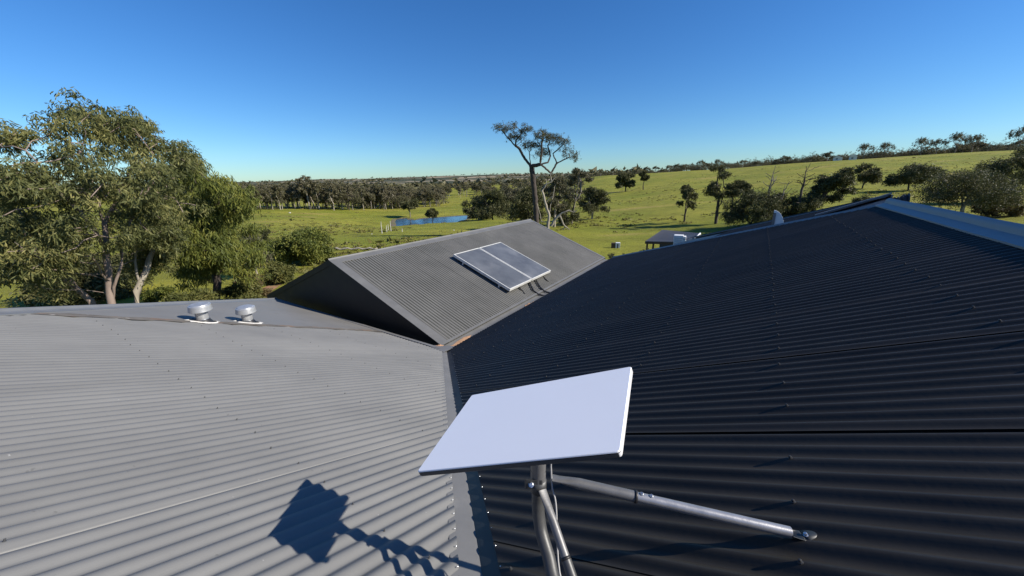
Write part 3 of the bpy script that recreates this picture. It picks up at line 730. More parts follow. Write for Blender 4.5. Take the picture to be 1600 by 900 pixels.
# flattened foot: half open scoop, then a round plate with a bolt
tv = np.cross(d, NRu); tv /= np.linalg.norm(tv)
e0 = q(L - .022); v = []; f = []
dp = d - (d @ NRu) * NRu; dp /= np.linalg.norm(dp)
prof = []
rows = 9
for i in range(rows):
    a = i / (rows - 1)
    c_ = e0 * (1 - a) + (FT - NRu * .010 + dp * .012) * a
    w_ = .0150 + (.0195 - .0150) * a; hgt = .0150 * (1 - a) ** 1.3
    for k in range(9):
        th = math.pi * k / 8
        v.append(c_ + tv * w_ * math.cos(th) * (1) - NRu * hgt * math.sin(th) + NRu * .000)
for i in range(rows - 1):
    for k in range(8): f.append([9 * i + k, 9 * i + k + 1, 9 * i + 10 + k, 9 * i + 9 + k])
c_ = FT - NRu * .010 + dp * .012; n0 = len(v)
for k in range(11):
    th = math.pi * k / 10; v.append(c_ + tv * .0195 * math.cos(th) + dp * .036 * math.sin(th))
f.append([n0 + k for k in range(11)])
o = obj('brace_foot', v, f, m_flashD, mast, True); sm = o.modifiers.new('thick', 'SOLIDIFY'); sm.thickness = .0022; sm.offset = 0
b = MB(); b.lathe(c_ + dp * .008, NRu, [(.007, 0), (.007, .002), (.005, .002), (.005, .008), (.0035, .009)], 8); b.build('foot_bolt', m_bright, mast)
# brace towards the viewer, beside the mast
PT2 = B(-3.548, 3.814, 1.985); FT2 = hit(925, 1010, NR, .03)
FT2 = B(-4.22, 4.36, T * 4.36 + .03)
def line_to(px, py, P, want_z):
    return None
q, L2_, d2_ = strut(PT2, hit(948, 1060, NR, .03), .0128, m_steel, m_steel, .42, .05, 'brace')
b = MB(); b.tube([q(L2_ * .41), q(L2_ - .01)], .0142, 20); smooth_sharp(b.build('brace', m_steelD, mast), 60)
# cable
b = MB(); b.tube(catmull([cen - nd * .04 + side * .01, mast_top + side * .034 - Z * .02, mast_top + side * .038 - Z * .07, mast_top + side * .043 - Z * .15, mast_top + side * .055 - Z * .22 - dv * .02, B(-3.575, 3.89, 1.73), B(-3.66, 3.99, T * 3.99 + .03), B(-3.9, 4.2, T * 4.2 + .03)]), .0028, 8)
tag(b.build('dish_cable', mat('grey_cable', (.42, .42, .42), .5), None, True), 'thin grey cable hanging from the dish down along the mast', 'cable')

# ------------------------------------------------------------------ terrain
COLX = [-400, 0, 200, 400, 600, 800, 950, 1100, 1300, 1500, 1700, 2300]
COLA = [math.atan2(*(lambda d: (d[0], d[1]))(ray(x, 279 - .0205 * (x - 800)))) for x in COLX]
DS = [6, 20, 40, 65, 100, 150, 220, 350, 500, 1200, 3000, 7000]
HT = np.array([
    [-3.6, -3.6, -3.7, -4.2, -5.0, -6.0, -7.0, -7.5, -8, -8, 0, 30],      # -400
    [-3.6, -3.6, -3.7, -4.2, -5.2, -6.5, -8.0, -8.0, -8, -8, 8, 30],      # 0
    [-3.6, -3.6, -3.75, -4.4, -5.6, -7.2, -8.5, -8.5, -8, -8, 10, 30],    # 200
    [-3.6, -3.6, -3.8, -4.6, -6.0, -7.6, -8.9, -9.0, -8, -8, 12, 30],     # 400
    [-3.6, -3.6, -4.1, -5.3, -8.0, -11.3, -11.5, -12., -12, -4, 22, 40],  # 600
    [-3.6, -3.6, -4.2, -5.5, -7.7, -10.6, -11.0, -12., -10, 0, 30, 45],   # 800
    [-3.6, -3.6, -4.3, -5.0, -5.5, -5.4, -4.2, .6, 4.2, 5.5, 30, 50],      # 950
    [-3.6, -3.6, -4.1, -4.2, -3.8, -2.9, -.8, 4.6, 7.8, 8.5, 20, 40],      # 1100
    [-3.6, -3.4, -3.0, -2.5, -1.7, .3, 3.0, 9.6, 13.0, 13, 15, 30],        # 1300
    [-3.6, -3.2, -2.5, -1.8, -1.1, .4, 4.0, 11.3, 15.5, 14, 15, 30],       # 1500
    [-3.6, -3.2, -2.4, -1.5, -.6, 1.2, 5.0, 12.5, 16, 14, 15, 30],         # 1700
    [-3.6, -3.4, -3.0, -2.0, -.5, 2.0, 5.0, 10., 14, 14, 15, 30]])         # 2300
LDS = np.log(DS)
def cubic1(xs, ys, x):
    i = int(np.clip(np.searchsorted(xs, x) - 1, 0, len(xs) - 2)); t = np.clip((x - xs[i]) / (xs[i + 1] - xs[i]), 0, 1)
    m = lambda k: (0 if k <= 0 or k >= len(xs) - 1 else (ys[k + 1] - ys[k - 1]) / (xs[k + 1] - xs[k - 1]))
    h = xs[i + 1] - xs[i]; t2, t3 = t * t, t * t * t
    return (2 * t3 - 3 * t2 + 1) * ys[i] + (t3 - 2 * t2 + t) * h * m(i) + (-2 * t3 + 3 * t2) * ys[i + 1] + (t3 - t2) * h * m(i + 1)
WZ = -11.0
pond_px = [(615, 347), (617, 343), (626, 342), (634, 341), (648, 344), (660, 341.5), (700, 338.5), (722, 337), (734, 336.5), (731, 343), (718, 346), (716, 347.5), (728, 350), (742, 351.5), (720, 352.5), (700, 352.5), (672, 352), (650, 350.5), (636, 352), (634, 357), (624, 358.5), (617, 357)]
pond = np.array([hit(x, y, Z, WZ)[:2] for x, y in pond_px])
def inpoly(x, y, P):
    c = False; n = len(P)
    for i in range(n):
        x0, y0 = P[i]; x1, y1 = P[i - 1]
        if (y0 > y) != (y1 > y) and x < (x1 - x0) * (y - y0) / (y1 - y0) + x0: c = not c
    return c
def pdist(x, y, P):
    p = np.array([x, y]); a = P; b_ = np.roll(P, -1, 0); e = b_ - a
    t_ = np.clip(((p - a) * e).sum(1) / (e * e).sum(1), 0, 1); return np.sqrt((((a + e * t_[:, None]) - p) ** 2).sum(1)).min()
pc = pond.mean(0)
_cache = {}
def ground(x, y):
    dx, dy = x - CAM[0], y - CAM[1]; d = max(math.hypot(dx, dy), 6.0); a = math.atan2(dx, dy)
    rowv = []
    ld = math.log(min(d, 7000))
    ci = int(np.clip(np.searchsorted(COLA, a) - 1, 0, len(COLA) - 2)); t_ = (a - COLA[ci]) / (COLA[ci + 1] - COLA[ci])
    back = 0
    if a < COLA[0] or a > COLA[-1]:
        edge = 0 if a < COLA[0] else len(COLA) - 1
        h0 = cubic1(LDS, HT[edge], ld); ov = min(abs(a - COLA[edge]) / 1.2, 1)
        h1 = cubic1(LDS, HT[0] * .5 + HT[-1] * .5, ld); z = h0 + (h1 - h0) * ov * ov * (3 - 2 * ov)
    else:
        cols = [max(ci - 1, 0), ci, ci + 1, min(ci + 2, len(COLA) - 1)]
        hs = [cubic1(LDS, HT[c], ld) for c in cols]
        s = t_ * t_ * (3 - 2 * t_); z = hs[1] + (hs[2] - hs[1]) * (.5 * s + .5 * t_)
    if d > 30:
        k = min((d - 30) / 60, 1)
        z += k * (.55 * noise.noise(Vector((x / 42, y / 42, 1.3))) + .18 * noise.noise(Vector((x / 13, y / 13, 5.3))))
        if d > 700: z += min((d - 700) / 1500, 1) * (14 * noise.noise(Vector((x / 900, y / 900, 2.2))) + 6 * noise.noise(Vector((x / 260, y / 260, 7))))
    if abs(x - pc[0]) < 60 and abs(y - pc[1]) < 60:
        pd = pdist(x, y, pond)
        if inpoly(x, y, pond): z = WZ - .12 - min(pd, 3) * .25
        elif pd < 16: k = pd / 16; z = (WZ + .06 + .035 * pd) * (1 - k * k) + max(z, WZ + .25) * k * k
    return z
azs = sorted(set(np.round(np.concatenate([np.arange(-180, -72, 6), np.arange(-72, 72, .9), np.arange(72, 180, 6), np.arange(-22, -4, .15)]), 3)))
dist = [0.01, 3, 6, 9, 12, 16, 20]
d = 20
while d < 7200: d *= (1.045 if d < 118 or 180 < d < 900 else 1.014 if d <= 180 else 1.12); dist.append(d)
gvv = []; na = len(azs); gff = []
for r in dist:
    for a in azs:
        ar = math.radians(a); x = CAM[0] + r * math.sin(ar); y = CAM[1] + r * math.cos(ar); gvv.append((x, y, ground(x, y)))
for i in range(len(dist) - 1):
    for j in range(na):
        k = (j + 1) % na; gff.append([i * na + j, i * na + k, (i + 1) * na + k, (i + 1) * na + j])
def grass_mat():
    m = bpy.data.materials.new('paddock_grass'); m.use_nodes = True; n = m.node_tree; b = n.nodes['Principled BSDF']
    tc = n.nodes.new('ShaderNodeTexCoord')
    def nz(s, det=6, ro=.6, st=None):
        q = n.nodes.new('ShaderNodeTexNoise'); q.inputs['Scale'].default_value = s; q.inputs['Detail'].default_value = det; q.inputs['Roughness'].default_value = ro
        if st:
            mp = n.nodes.new('ShaderNodeMapping'); mp.inputs['Scale'].default_value = st; n.links.new(tc.outputs['Object'], mp.inputs[0]); n.links.new(mp.outputs[0], q.inputs['Vector'])
        else: n.links.new(tc.outputs['Object'], q.inputs['Vector'])
        return q.outputs[0]
    def ramp(src, a, b_):
        r = n.nodes.new('ShaderNodeMapRange'); r.inputs[1].default_value = a; r.inputs[2].default_value = b_; n.links.new(src, r.inputs[0]); return r.outputs[0]
    def mix(f_, c1, c2):
        q = n.nodes.new('ShaderNodeMix'); q.data_type = 'RGBA'; n.links.new(f_, q.inputs[0])
        for i, c in ((6, c1), (7, c2)):
            if isinstance(c, tuple): q.inputs[i].default_value = (*c, 1)
            else: n.links.new(c, q.inputs[i])
        return q.outputs[2]
    c = mix(ramp(nz(.035, 5), .38, .62), (0.178, 0.200, 0.022), (0.275, 0.260, 0.036))
    c = mix(ramp(nz(.16, 8, .7), .45, .72), c, (0.13, 0.13, 0.018))
    c = mix(ramp(nz(.02, 6, .6, (1, 3.2, 1)), .58, .68), c, (0.31, 0.25, 0.070))
    c = mix(ramp(nz(.9, 6, .7), .56, .70), c, (0.065, 0.066, 0.018))
    c = mix(ramp(nz(2.6, 4, .7), .60, .75), c, (0.26, 0.24, 0.12))
    # beyond a kilometre: darker scrub with dry pale paddocks between
    ge = n.nodes.new('ShaderNodeVectorMath'); ge.operation = 'LENGTH'; n.links.new(tc.outputs['Object'], ge.inputs[0])
    farc = mix(ramp(nz(.0032, 5, .6, (1, 1, 1)), .50, .56), (0.055, 0.062, 0.035), (0.30, 0.25, 0.17))
    c = mix(ramp(ge.outputs['Value'], 620, 820), c, farc)
    n.links.new(c, b.inputs['Base Color']); b.inputs['Roughness'].default_value = .9; b.inputs['Specular IOR Level'].default_value = .15
    bp = n.nodes.new('ShaderNodeBump'); bp.inputs['Strength'].default_value = .55; bp.inputs['Distance'].default_value = .6
    n.links.new(nz(.8, 10, .8), bp.inputs['Height']); n.links.new(bp.outputs[0], b.inputs['Normal'])
    return m
g = obj('ground', gvv, gff, grass_mat(), None, True); tag(g, 'rolling green paddock rising to the right', kind='structure')
if g.data.polygons[len(gff) // 2].normal.z < 0: g.data.flip_normals()
# pond
mw = bpy.data.materials.new('pond_water'); mw.use_nodes = True; pb = mw.node_tree.nodes['Principled BSDF']
pb.inputs['Base Color'].default_value = (.02, .065, .11, 1); pb.inputs['Roughness'].default_value = .06; pb.inputs['IOR'].default_value = 1.33
q_ = mw.node_tree.nodes.new('ShaderNodeTexNoise'); q_.inputs['Scale'].default_value = 1.2; bq = mw.node_tree.nodes.new('ShaderNodeBump'); bq.inputs['Strength'].default_value = .35; bq.inputs['Distance'].default_value = .15
tcw = mw.node_tree.nodes.new('ShaderNodeTexCoord'); mw.node_tree.links.new(tcw.outputs['Object'], q_.inputs['Vector'])
mw.node_tree.links.new(q_.outputs[0], bq.inputs['Height']); mw.node_tree.links.new(bq.outputs[0], pb.inputs['Normal'])
pcc = pond.mean(0)
pv = [(p[0] + (p[0] - pcc[0]) * .03, p[1] + (p[1] - pcc[1]) * .03, WZ) for p in pond]
o = obj('pond_water', pv, [list(range(len(pv)))[::-1]], mw); tag(o, 'small blue farm pond', kind='structure')
if o.data.polygons[0].normal.z < 0: o.data.flip_normals()
v = []; f = []; n = len(pond) * 3
cl_ = [pond[i // 3] + (pond[(i // 3 + 1) % len(pond)] - pond[i // 3]) * (i % 3) / 3 for i in range(n)]
for i, q in enumerate(cl_):
    e = q - pcc; e = e / np.linalg.norm(e); tn = cl_[(i + 1) % n] - cl_[i - 1]; nr = np.array([tn[1], -tn[0]]) / (np.linalg.norm(tn) + 1e-6); nr = nr if nr @ e > 0 else -nr
    w_ = 1.0 + .8 * noise.noise(Vector((q[0] / 3, q[1] / 3, 4)))
    for k in (-.6, .3, 1.0):
        x, y = q + nr * w_ * k; v.append((x, y, max(ground(x, y), WZ - .02) + .05))
for i in range(n):
    for j in range(2): f.append([3 * i + j, 3 * i + j + 1, 3 * ((i + 1) % n) + j + 1, 3 * ((i + 1) % n) + j])
o = fixn(obj('pond_bank', v, f, mat('bank_mud', (.13, .10, .06), .95, 0, .35, 1.2, .3, 10, [((.10, .11, .03), .8, .5, .9, .1)]))); tag(o, 'muddy rim of the farm pond', kind='structure')
if sum(p.normal.z for p in o.data.polygons) < 0: o.data.flip_normals()
# red earth track by the left corner of the gable
def ground_pt(px, py, d0=10, d1=900):
    r = ray(px, py); hr = math.hypot(r[0], r[1]); d = d0
    while d < d1:
        p = CAM + r * (d / hr)
        if p[2] < ground(p[0], p[1]): return p
        d *= 1.008
    return CAM + r * (d1 / hr)
tk = [ground_pt(x, y) for x, y in ((405, 462), (420, 452), (440, 441), (462, 434), (490, 428))]
v = []; f = []
for i, p in enumerate(catmull([t_ for t_ in tk], 6)):
    dd_ = np.array([math.cos(.4), -math.sin(.4), 0])
    for s in (-1, -.4, .4, 1):
        w_ = .75 + .3 * noise.noise(Vector((i * .7, s * 3, 1))); x, y = p[0] + (dd_[1]) * s * w_ * -1, p[1] + dd_[0] * s * w_
        v.append((x, y, ground(x, y) + .02))
n = len(v) // 4
for i in range(n - 1):
    for j in range(3): f.append([4 * i + j, 4 * i + j + 1, 4 * i + 5 + j, 4 * i + 4 + j])
o = obj('dirt_track', v, f, mat('red_earth', (.30, .155, .085), .95, 0, .3, 2.5, .3, 20, [((.15, .14, .05), 1.5, .52, .9, .1)])); tag(o, 'strip of bare red earth', kind='structure')
if o.data.polygons[0].normal.z < 0: o.data.flip_normals()

# ------------------------------------------------------------------ trees
def tube_tree(nodes, parent, rad, sides):
    N = len(nodes); nodes = np.array(nodes); ch = [[] for _ in range(N)]
    for i in range(N):
        if parent[i] >= 0: ch[parent[i]].append(i)
    v = []; f = []
    def ring(c, d, r):
        d = d / (np.linalg.norm(d) + 1e-9); x = np.cross(d, [.2, .1, 1.0] if abs(d[2]) < .95 else [1, .1, 0]); x /= np.linalg.norm(x) + 1e-9; y = np.cross(d, x)
        n0 = len(v)
        for k in range(sides):
            a = 2 * math.pi * k / sides; v.append(c + r * (math.cos(a) * x + math.sin(a) * y))
        return n0
    main = [-1] * N
    for i in range(N):
        if ch[i]: main[i] = max(ch[i], key=lambda c: rad[c])
    rings = [None] * N
    order = list(range(N))
    for i in order:
        p = parent[i]
        nxt = nodes[main[i]] if main[i] >= 0 else nodes[i] + (nodes[i] - nodes[p] if p >= 0 else np.array([0, 0, 1.]))
        dd = nxt - (nodes[p] if p >= 0 else nodes[i] - (nxt - nodes[i]))
        rings[i] = ring(nodes[i], dd, rad[i])
        if p >= 0:
            r0 = rings[p] if main[p] == i else ring(nodes[p], nodes[i] - nodes[p], min(rad[i] * 1.2, rad[p]))
            for k in range(sides): f.append([r0 + k, r0 + (k + 1) % sides, rings[i] + (k + 1) % sides, rings[i] + k])
    return np.array(v), f
def grow(trunk, attr, step, rs, tip, base_r, iters=90, jitter=.25, up=.0, expo=1.8):
    nodes = []; par = []
    for tr_ in trunk:                                              # trunk: list of polylines; first point of later ones joins the nearest node
        prev = -1
        if nodes:
            dd = [np.linalg.norm(np.array(tr_[0]) - n_) for n_ in nodes]; prev = int(np.argmin(dd)); pts = tr_[1:] if dd[prev] < step * 1.5 else tr_
            if dd[prev] >= step * 1.5: prev = -1
        else: pts = tr_
        for k, p in enumerate(pts):
            p = np.array(p, float)
            if prev >= 0:
                a = nodes[prev]; L = np.linalg.norm(p - a); m = max(1, int(L / step))
                for j in range(1, m + 1):
                    w = rs.normal(size=3) * step * .10 if j < m else 0
                    nodes.append(a + (p - a) * j / m + w); par.append(prev if j == 1 else len(nodes) - 2); 
                prev = len(nodes) - 1
            else: nodes.append(p); par.append(-1); prev = len(nodes) - 1
    A = np.array(attr); alive = np.ones(len(A), bool); N = np.array(nodes)
    D = np.sqrt(((A[:, None] - N[None]) ** 2).sum(2)) + (0); best = D.argmin(1); bd = D.min(1)
    tips = {}
    for it in range(iters):
        if not alive.any(): break
        groups = {}
        for i in np.nonzero(alive)[0]:
            if bd[i] < step * 1.05: alive[i] = False; tips[i] = best[i]; continue
            groups.setdefault(int(best[i]), []).append(i)
        new = []
        for k, ids in groups.items():
            dv_ = (A[ids] - N[k]); dv_ /= np.linalg.norm(dv_, axis=1)[:, None]; d_ = dv_.mean(0) + rs.normal(size=3) * jitter * .5 + np.array([0, 0, up])
            nn_ = np.linalg.norm(d_)
            if nn_ < .15: d_ = dv_[0]; nn_ = 1
            new.append(N[k] + d_ / nn_ * step); par.append(k)
        if not new: break
        s0 = len(N); N = np.vstack([N, new])
        D2 = np.sqrt(((A[:, None] - np.array(new)[None]) ** 2).sum(2)); j = D2.argmin(1); m_ = D2.min(1) < bd
        best = np.where(m_, s0 + j, best); bd = np.where(m_, D2.min(1), bd)
    nN = len(N); r = np.zeros(nN); ch = np.zeros(nN)
    acc = np.zeros(nN)
    for i in range(nN - 1, -1, -1):
        acc[i] = max(acc[i], tip ** expo)
        if par[i] >= 0: acc[par[i]] += acc[i]
    r = acc ** (1 / expo)
    sc_ = base_r / r[0]
    r = tip + (r - tip) * max((base_r - tip) / max(r[0] - tip, 1e-6), 0)
    return N, par, r
def leaves(centres, per, spread, ln, wd, rs, droop=.6, flat=.7):
    n = len(centres) * per
    c = np.repeat(np.array(centres), per, 0)
    # short sprays: several leaves share a twig
    k = max(1, per // 9); tw = rs.normal(size=(len(centres) * k, 3)) * np.array([spread, spread, spread * flat]) * .62
    off = np.repeat(tw.reshape(len(centres), k, 3), int(math.ceil(per / k)), 1)[:, :per].reshape(-1, 3)
    p = c + off + rs.normal(size=(n, 3)) * spread * .24
    d = rs.normal(size=(n, 3)); d /= np.linalg.norm(d, axis=1)[:, None]; d[:, 2] -= droop; d /= np.linalg.norm(d, axis=1)[:, None]
    s = np.cross(d, rs.normal(size=(n, 3))); s /= np.linalg.norm(s, axis=1)[:, None]
    L = ln * rs.uniform(.65, 1.25, n)[:, None]; Wd = wd * rs.uniform(.7, 1.2, n)[:, None]
    v = np.stack([p, p + d * L * .45 + s * Wd * .5, p + d * L, p + d * L * .45 - s * Wd * .5], 1).reshape(-1, 3)
    f = np.arange(4 * n).reshape(-1, 4)
    return v, f
def fast_mesh(name, v, f, mat_):
    me = bpy.data.meshes.new(name); n = len(f); k = f.shape[1]
    me.vertices.add(len(v)); me.vertices.foreach_set('co', np.asarray(v, np.float32).ravel())
    me.loops.add(n * k); me.loops.foreach_set('vertex_index', f.ravel().astype(np.int32))
    me.polygons.add(n); me.polygons.foreach_set('loop_start', (np.arange(n) * k).astype(np.int32))
    try: me.polygons.foreach_set('loop_total', np.full(n, k, np.int32))
    except Exception: pass
    me.update(calc_edges=True); me.materials.append(mat_); return me
def tree_obj(name, label, cat, loc, N, par, r, lv, lf, bark, leaf, group=None, sides=6, crown='crown'):
    t = thing(name, label, cat, loc, group)
    v, f = tube_tree(N, par, r, sides)
    me = mesh('trunk', v, f, bark, True); o = bpy.data.objects.new('trunk', me); link(o, t)
    if lv is not None:
        o = bpy.data.objects.new(crown, fast_mesh('crown', lv, lf, leaf)); link(o, t)
    return t
def copy_thing(t, loc, rot=0, scale=1, label=None, sz=None):
    c = t.copy(); C.objects.link(c); c.location = Vector([float(a) for a in loc]); c.rotation_euler = (0, 0, rot); c.scale = (scale, scale, sz or scale)
    if label: c['label'] = label
    for ch in t.children:
        d = ch.copy(); C.objects.link(d); d.parent = c
    return c
def ellipsoid_attr(els, rs, shell=.35):
    out = []
    for (c, r, n) in els:
        d = rs.normal(size=(n, 3)); d /= np.linalg.norm(d, axis=1)[:, None]; q = (shell + (1 - shell) * rs.random(n)) [:, None]
        out.append(np.array(c) + d * q * np.array(r))
    return np.vstack(out)

# --- generic gums in their own frame: height 1 unit times H, clumps listed as fractions
def gum(seed, H, Wd, kind, base_r, per, ln, wd, spread, n_clump=14, fork=.4, lean=0.0, per_clump=9, step=None):
    rs = np.random.RandomState(seed); R = Wd / 2; step = step or H / 28
    els = []
    for k in range(n_clump):
        a = rs.uniform(0, 2 * math.pi); q = math.sqrt(rs.random())
        if kind == 'round': z = H * (.52 + .36 * rs.random() * (1 - .5 * q * q)); rr = R * .82 * q
        elif kind == 'tall': z = H * (.30 + .66 * rs.random()); rr = R * .75 * q * (1.1 - abs(z / H - .6))
        elif kind == 'flat': z = H * (.62 + .27 * (1 - q * q) + .06 * rs.normal()); rr = R * .85 * q
        elif kind == 'broad': z = H * (.28 + .62 * rs.random() * (1 - .5 * q * q)); rr = R * .84 * q
        elif kind == 'bush': z = H * (.16 + .68 * rs.random() * (1 - .45 * q * q)); rr = R * .80 * q
        elif kind == 'sparse': z = H * (.45 + .5 * rs.random()); rr = R * .8 * q
        sz = R * rs.uniform(.20, .36) if kind != 'bush' else R * rs.uniform(.26, .42)
        els.append(((rr * math.cos(a) + lean * z, rr * math.sin(a), z), (sz, sz, sz * (.62 if kind != 'bush' else .8)), per_clump))
    at = ellipsoid_attr(els, rs)
    fz = H * fork
    trunk = [[(0, 0, -.5), (0, 0, 0), (lean * fz * .5 + rs.normal() * H * .012, rs.normal() * H * .012, fz * .5), (lean * fz, rs.normal() * H * .015, fz)]]
    if kind in ('round', 'flat', 'tall', 'sparse', 'broad'):
        for k in range(2):
            a = rs.uniform(0, 6.28); trunk.append([trunk[0][-1 if k else -2], (lean * fz * 1.4 + R * .35 * math.cos(a), R * .35 * math.sin(a), fz * 1.35)])
    if kind == 'bush': trunk = [[(0, 0, -.3), (0, 0, H * .06)]] + [[(0, 0, H * .06), (R * .35 * math.cos(a), R * .35 * math.sin(a), H * .3)] for a in (0.3, 2.2, 4.4)]
    N, par, r = grow(trunk, at, step, rs, base_r * .08, base_r, iters=60, up=.05)
    v, f = leaves(at, per, spread, ln, wd, rs, droop=.5)
    return N, par, r, v, f
def base_at(px, d):
    r = ray(px, 300); hr = math.hypot(r[0], r[1]); p = CAM + r * (d / hr)
    for _ in range(8):                                             # column direction near the ground point
        zz = ground(p[0], p[1]); py_guess = None
        q = RC @ (np.array([p[0], p[1], zz]) - CAM); x = 800 + F_PX * q[0] / q[2]
        r = ray(px + 0, 450 + F_PX * q[1] / q[2]); hr = math.hypot(r[0], r[1]); p = CAM + r * (d / hr)
    return np.array([p[0], p[1], ground(p[0], p[1])])
def topz(px, py, d): return far(px, py, d)[2]
def ppm(px, py, d):                                                # pixels per metre across at that place
    p = far(px, py, d); q = RC @ (p - CAM); return F_PX / q[2]

# --- big tree on the left
rs = np.random.RandomState(11)
DA = 19.0
def fill(poly, n, d, depth, rs, minc=0):
    xs = [p[0] for p in poly]; ys = [p[1] for p in poly]; P = np.array(poly, float); out = []
    while len(out) < n:
        x, y = rs.uniform(min(xs), max(xs)), rs.uniform(min(ys), max(ys))
        if inpoly(x, y, P):
            c = far(x, y, d + rs.uniform(-1, 1) * depth); rc = rs.uniform(.30, .62)
            for _ in range(4): out.append(c + rs.normal(size=3) * rc * np.array([.55, .55, .38]))
    return np.array(out[:n])
def hero(name, label, polys, trunks, loc, bark, leaf, step, tip, base_r, per, spread, ln, wd, seed, droop=.8, sides=8, crown='crown', flat=.7, group=None):
    rs = np.random.RandomState(seed)
    at = np.vstack([fill(p, n, d, dep, rs) for (p, n, d, dep) in polys]) - loc
    tr_ = [[np.array(q) - loc for q in pl] for pl in trunks]
    N, par, r = grow(tr_, at, step, rs, tip, base_r, iters=80, up=.03)
    v, f = leaves(at, per, spread, ln, wd, rs, droop, flat)
    return tree_obj(name, label, 'tree' if 'bush' not in name and 'shrub' not in name else 'shrub', loc, N, par, r, v, f, bark, leaf, group, sides, crown)
bA = base_at(176, DA)
pA = [([(30, 230), (120, 230), (140, 300), (130, 390), (60, 400), (30, 330)], 40, DA - 2.0, .8), ([(150, 250), (260, 250), (280, 320), (240, 340), (170, 320)], 36, DA - 2.2, .8), ([(165, 340), (262, 330), (268, 385), (205, 400), (190, 375)], 22, DA - 1.5, .6),
      ([(52, 165), (95, 152), (150, 165), (175, 180), (190, 205), (160, 235), (120, 215), (60, 195)], 42, DA, 1.3),
      ([(0, 182), (20, 185), (36, 200), (55, 230), (60, 280), (0, 290)], 40, DA, 1.0), ([(-40, 190), (10, 186), (10, 300), (-40, 320)], 30, DA, 1.2), ([(150, 172), (200, 178), (240, 192), (252, 228), (200, 240), (160, 225)], 34, DA + .4, 1.2), ([(240, 210), (285, 216), (302, 232), (292, 262), (245, 262)], 26, DA, .9),
      ([(140, 170), (170, 160), (185, 195), (240, 235), (280, 260), (300, 235), (292, 280), (250, 330), (120, 300), (60, 245), (100, 210)], 120, DA, 2.4),
      ([(205, 185), (230, 190), (248, 215), (245, 250), (215, 240)], 26, DA, 1.0),
      ([(245, 208), (285, 215), (304, 225), (300, 248), (262, 250)], 14, DA - .5, .7),
      ([(0, 245), (70, 235), (110, 280), (120, 340), (90, 420), (60, 440), (20, 420), (0, 400)], 88, DA, 2.0),
      ([(100, 290), (180, 270), (260, 300), (290, 380), (250, 420), (212, 385), (195, 345), (160, 345), (110, 350)], 80, DA + .8, 1.8),
      ([(40, 340), (110, 350), (130, 400), (90, 440), (40, 430)], 30, DA, 1.6)]
W_ = lambda x, y, d=DA: far(x, y, d)
trA = [[bA - Z * .3, W_(176, 482), W_(170, 440), W_(166, 390), W_(163, 350), W_(150, 300, DA + .4), W_(128, 240, DA + .3)],
       [W_(177, 470), W_(184, 430, DA - .3), W_(190, 395, DA - .4), W_(200, 355, DA - .5), W_(222, 310, DA - .6), W_(252, 262, DA - .4)],
       [W_(166, 390), W_(140, 350, DA - 1), W_(100, 310, DA - 1.2), W_(40, 235, DA - 1)],
       [W_(168, 435), W_(152, 412, DA - .6), W_(142, 400, DA - 1)],
       [W_(163, 350), W_(185, 300, DA + .8), W_(222, 230, DA + .6)]]
pA = [([(x, y + (8 if y < 262 else 2)) for x, y in p], int(n * .80), d, dep) for (p, n, d, dep) in pA]
hero('gum_tree', 'largest gum tree at far left with a pinkish forked trunk and wide olive crown', pA, trA, bA, bk_pink, lf_gum, .34, .012, .115, 84, .25, .19, .038, 21, droop=1.0)
_ = 0
bA2 = base_at(150, DA + 1.5)
trA2 = [[W_(150, 495, DA + 1.2), W_(142, 470, DA + 1), W_(116, 448, DA + 1), W_(88, 425, DA + 1), W_(40, 395, DA + 1), W_(5, 388, DA + 1)], [W_(116, 448, DA + 1), W_(96, 410, DA + 1.2), W_(70, 370, DA + 1.4)]]
hero('gum_tree', 'leaning gum stem with a pale bare limb reaching left, left of the pinkish trunk', [([(0, 300), (60, 310), (100, 380), (90, 435), (40, 425), (0, 430)], 60, DA + 1.5, 1.5)],
     trA2, W_(150, 495, DA + 1.2), bk_pink, lf_gum, .34, .012, .10, 120, .32, .20, .040, 22)
bB = base_at(213, DA + .8)
trB = [[bB - Z * .3, W_(213, 480, DA + .8), W_(214, 455, DA + .8), W_(220, 440, DA + .8), W_(230, 420, DA + 1), W_(240, 380, DA + 1)], [W_(215, 452, DA + .8), W_(213, 425, DA + .8), W_(212, 390, DA + .8)]]
hero('gum_tree', 'slim gum with a low forked grey trunk just right of the pinkish trunk', [([(200, 350), (280, 340), (300, 400), (280, 450), (240, 440), (190, 420)], 60, DA + 1, 1.5)],
     trB, bB, bk_pale, lf_gum, .34, .012, .12, 110, .30, .20, .040, 23)
DC = 23.0
bC = base_at(345, DC)
hero('wattle_tree', 'dense dark green drooping wattle between the big gum and the round bush', [([(270, 262), (300, 245), (322, 262), (350, 270), (374, 296), (385, 340), (398, 380), (395, 425), (350, 440), (290, 430), (270, 380), (262, 320)], 270, DC, 2.2)],
     [[bC - Z * .3, bC + Z * 1.0, far(340, 380, DC)], [far(352, 432, DC), far(365, 410, DC)]], bC, bk_dark, lf_wattle, .4, .014, .17, 140, .36, .27, .046, 31, droop=1.3)
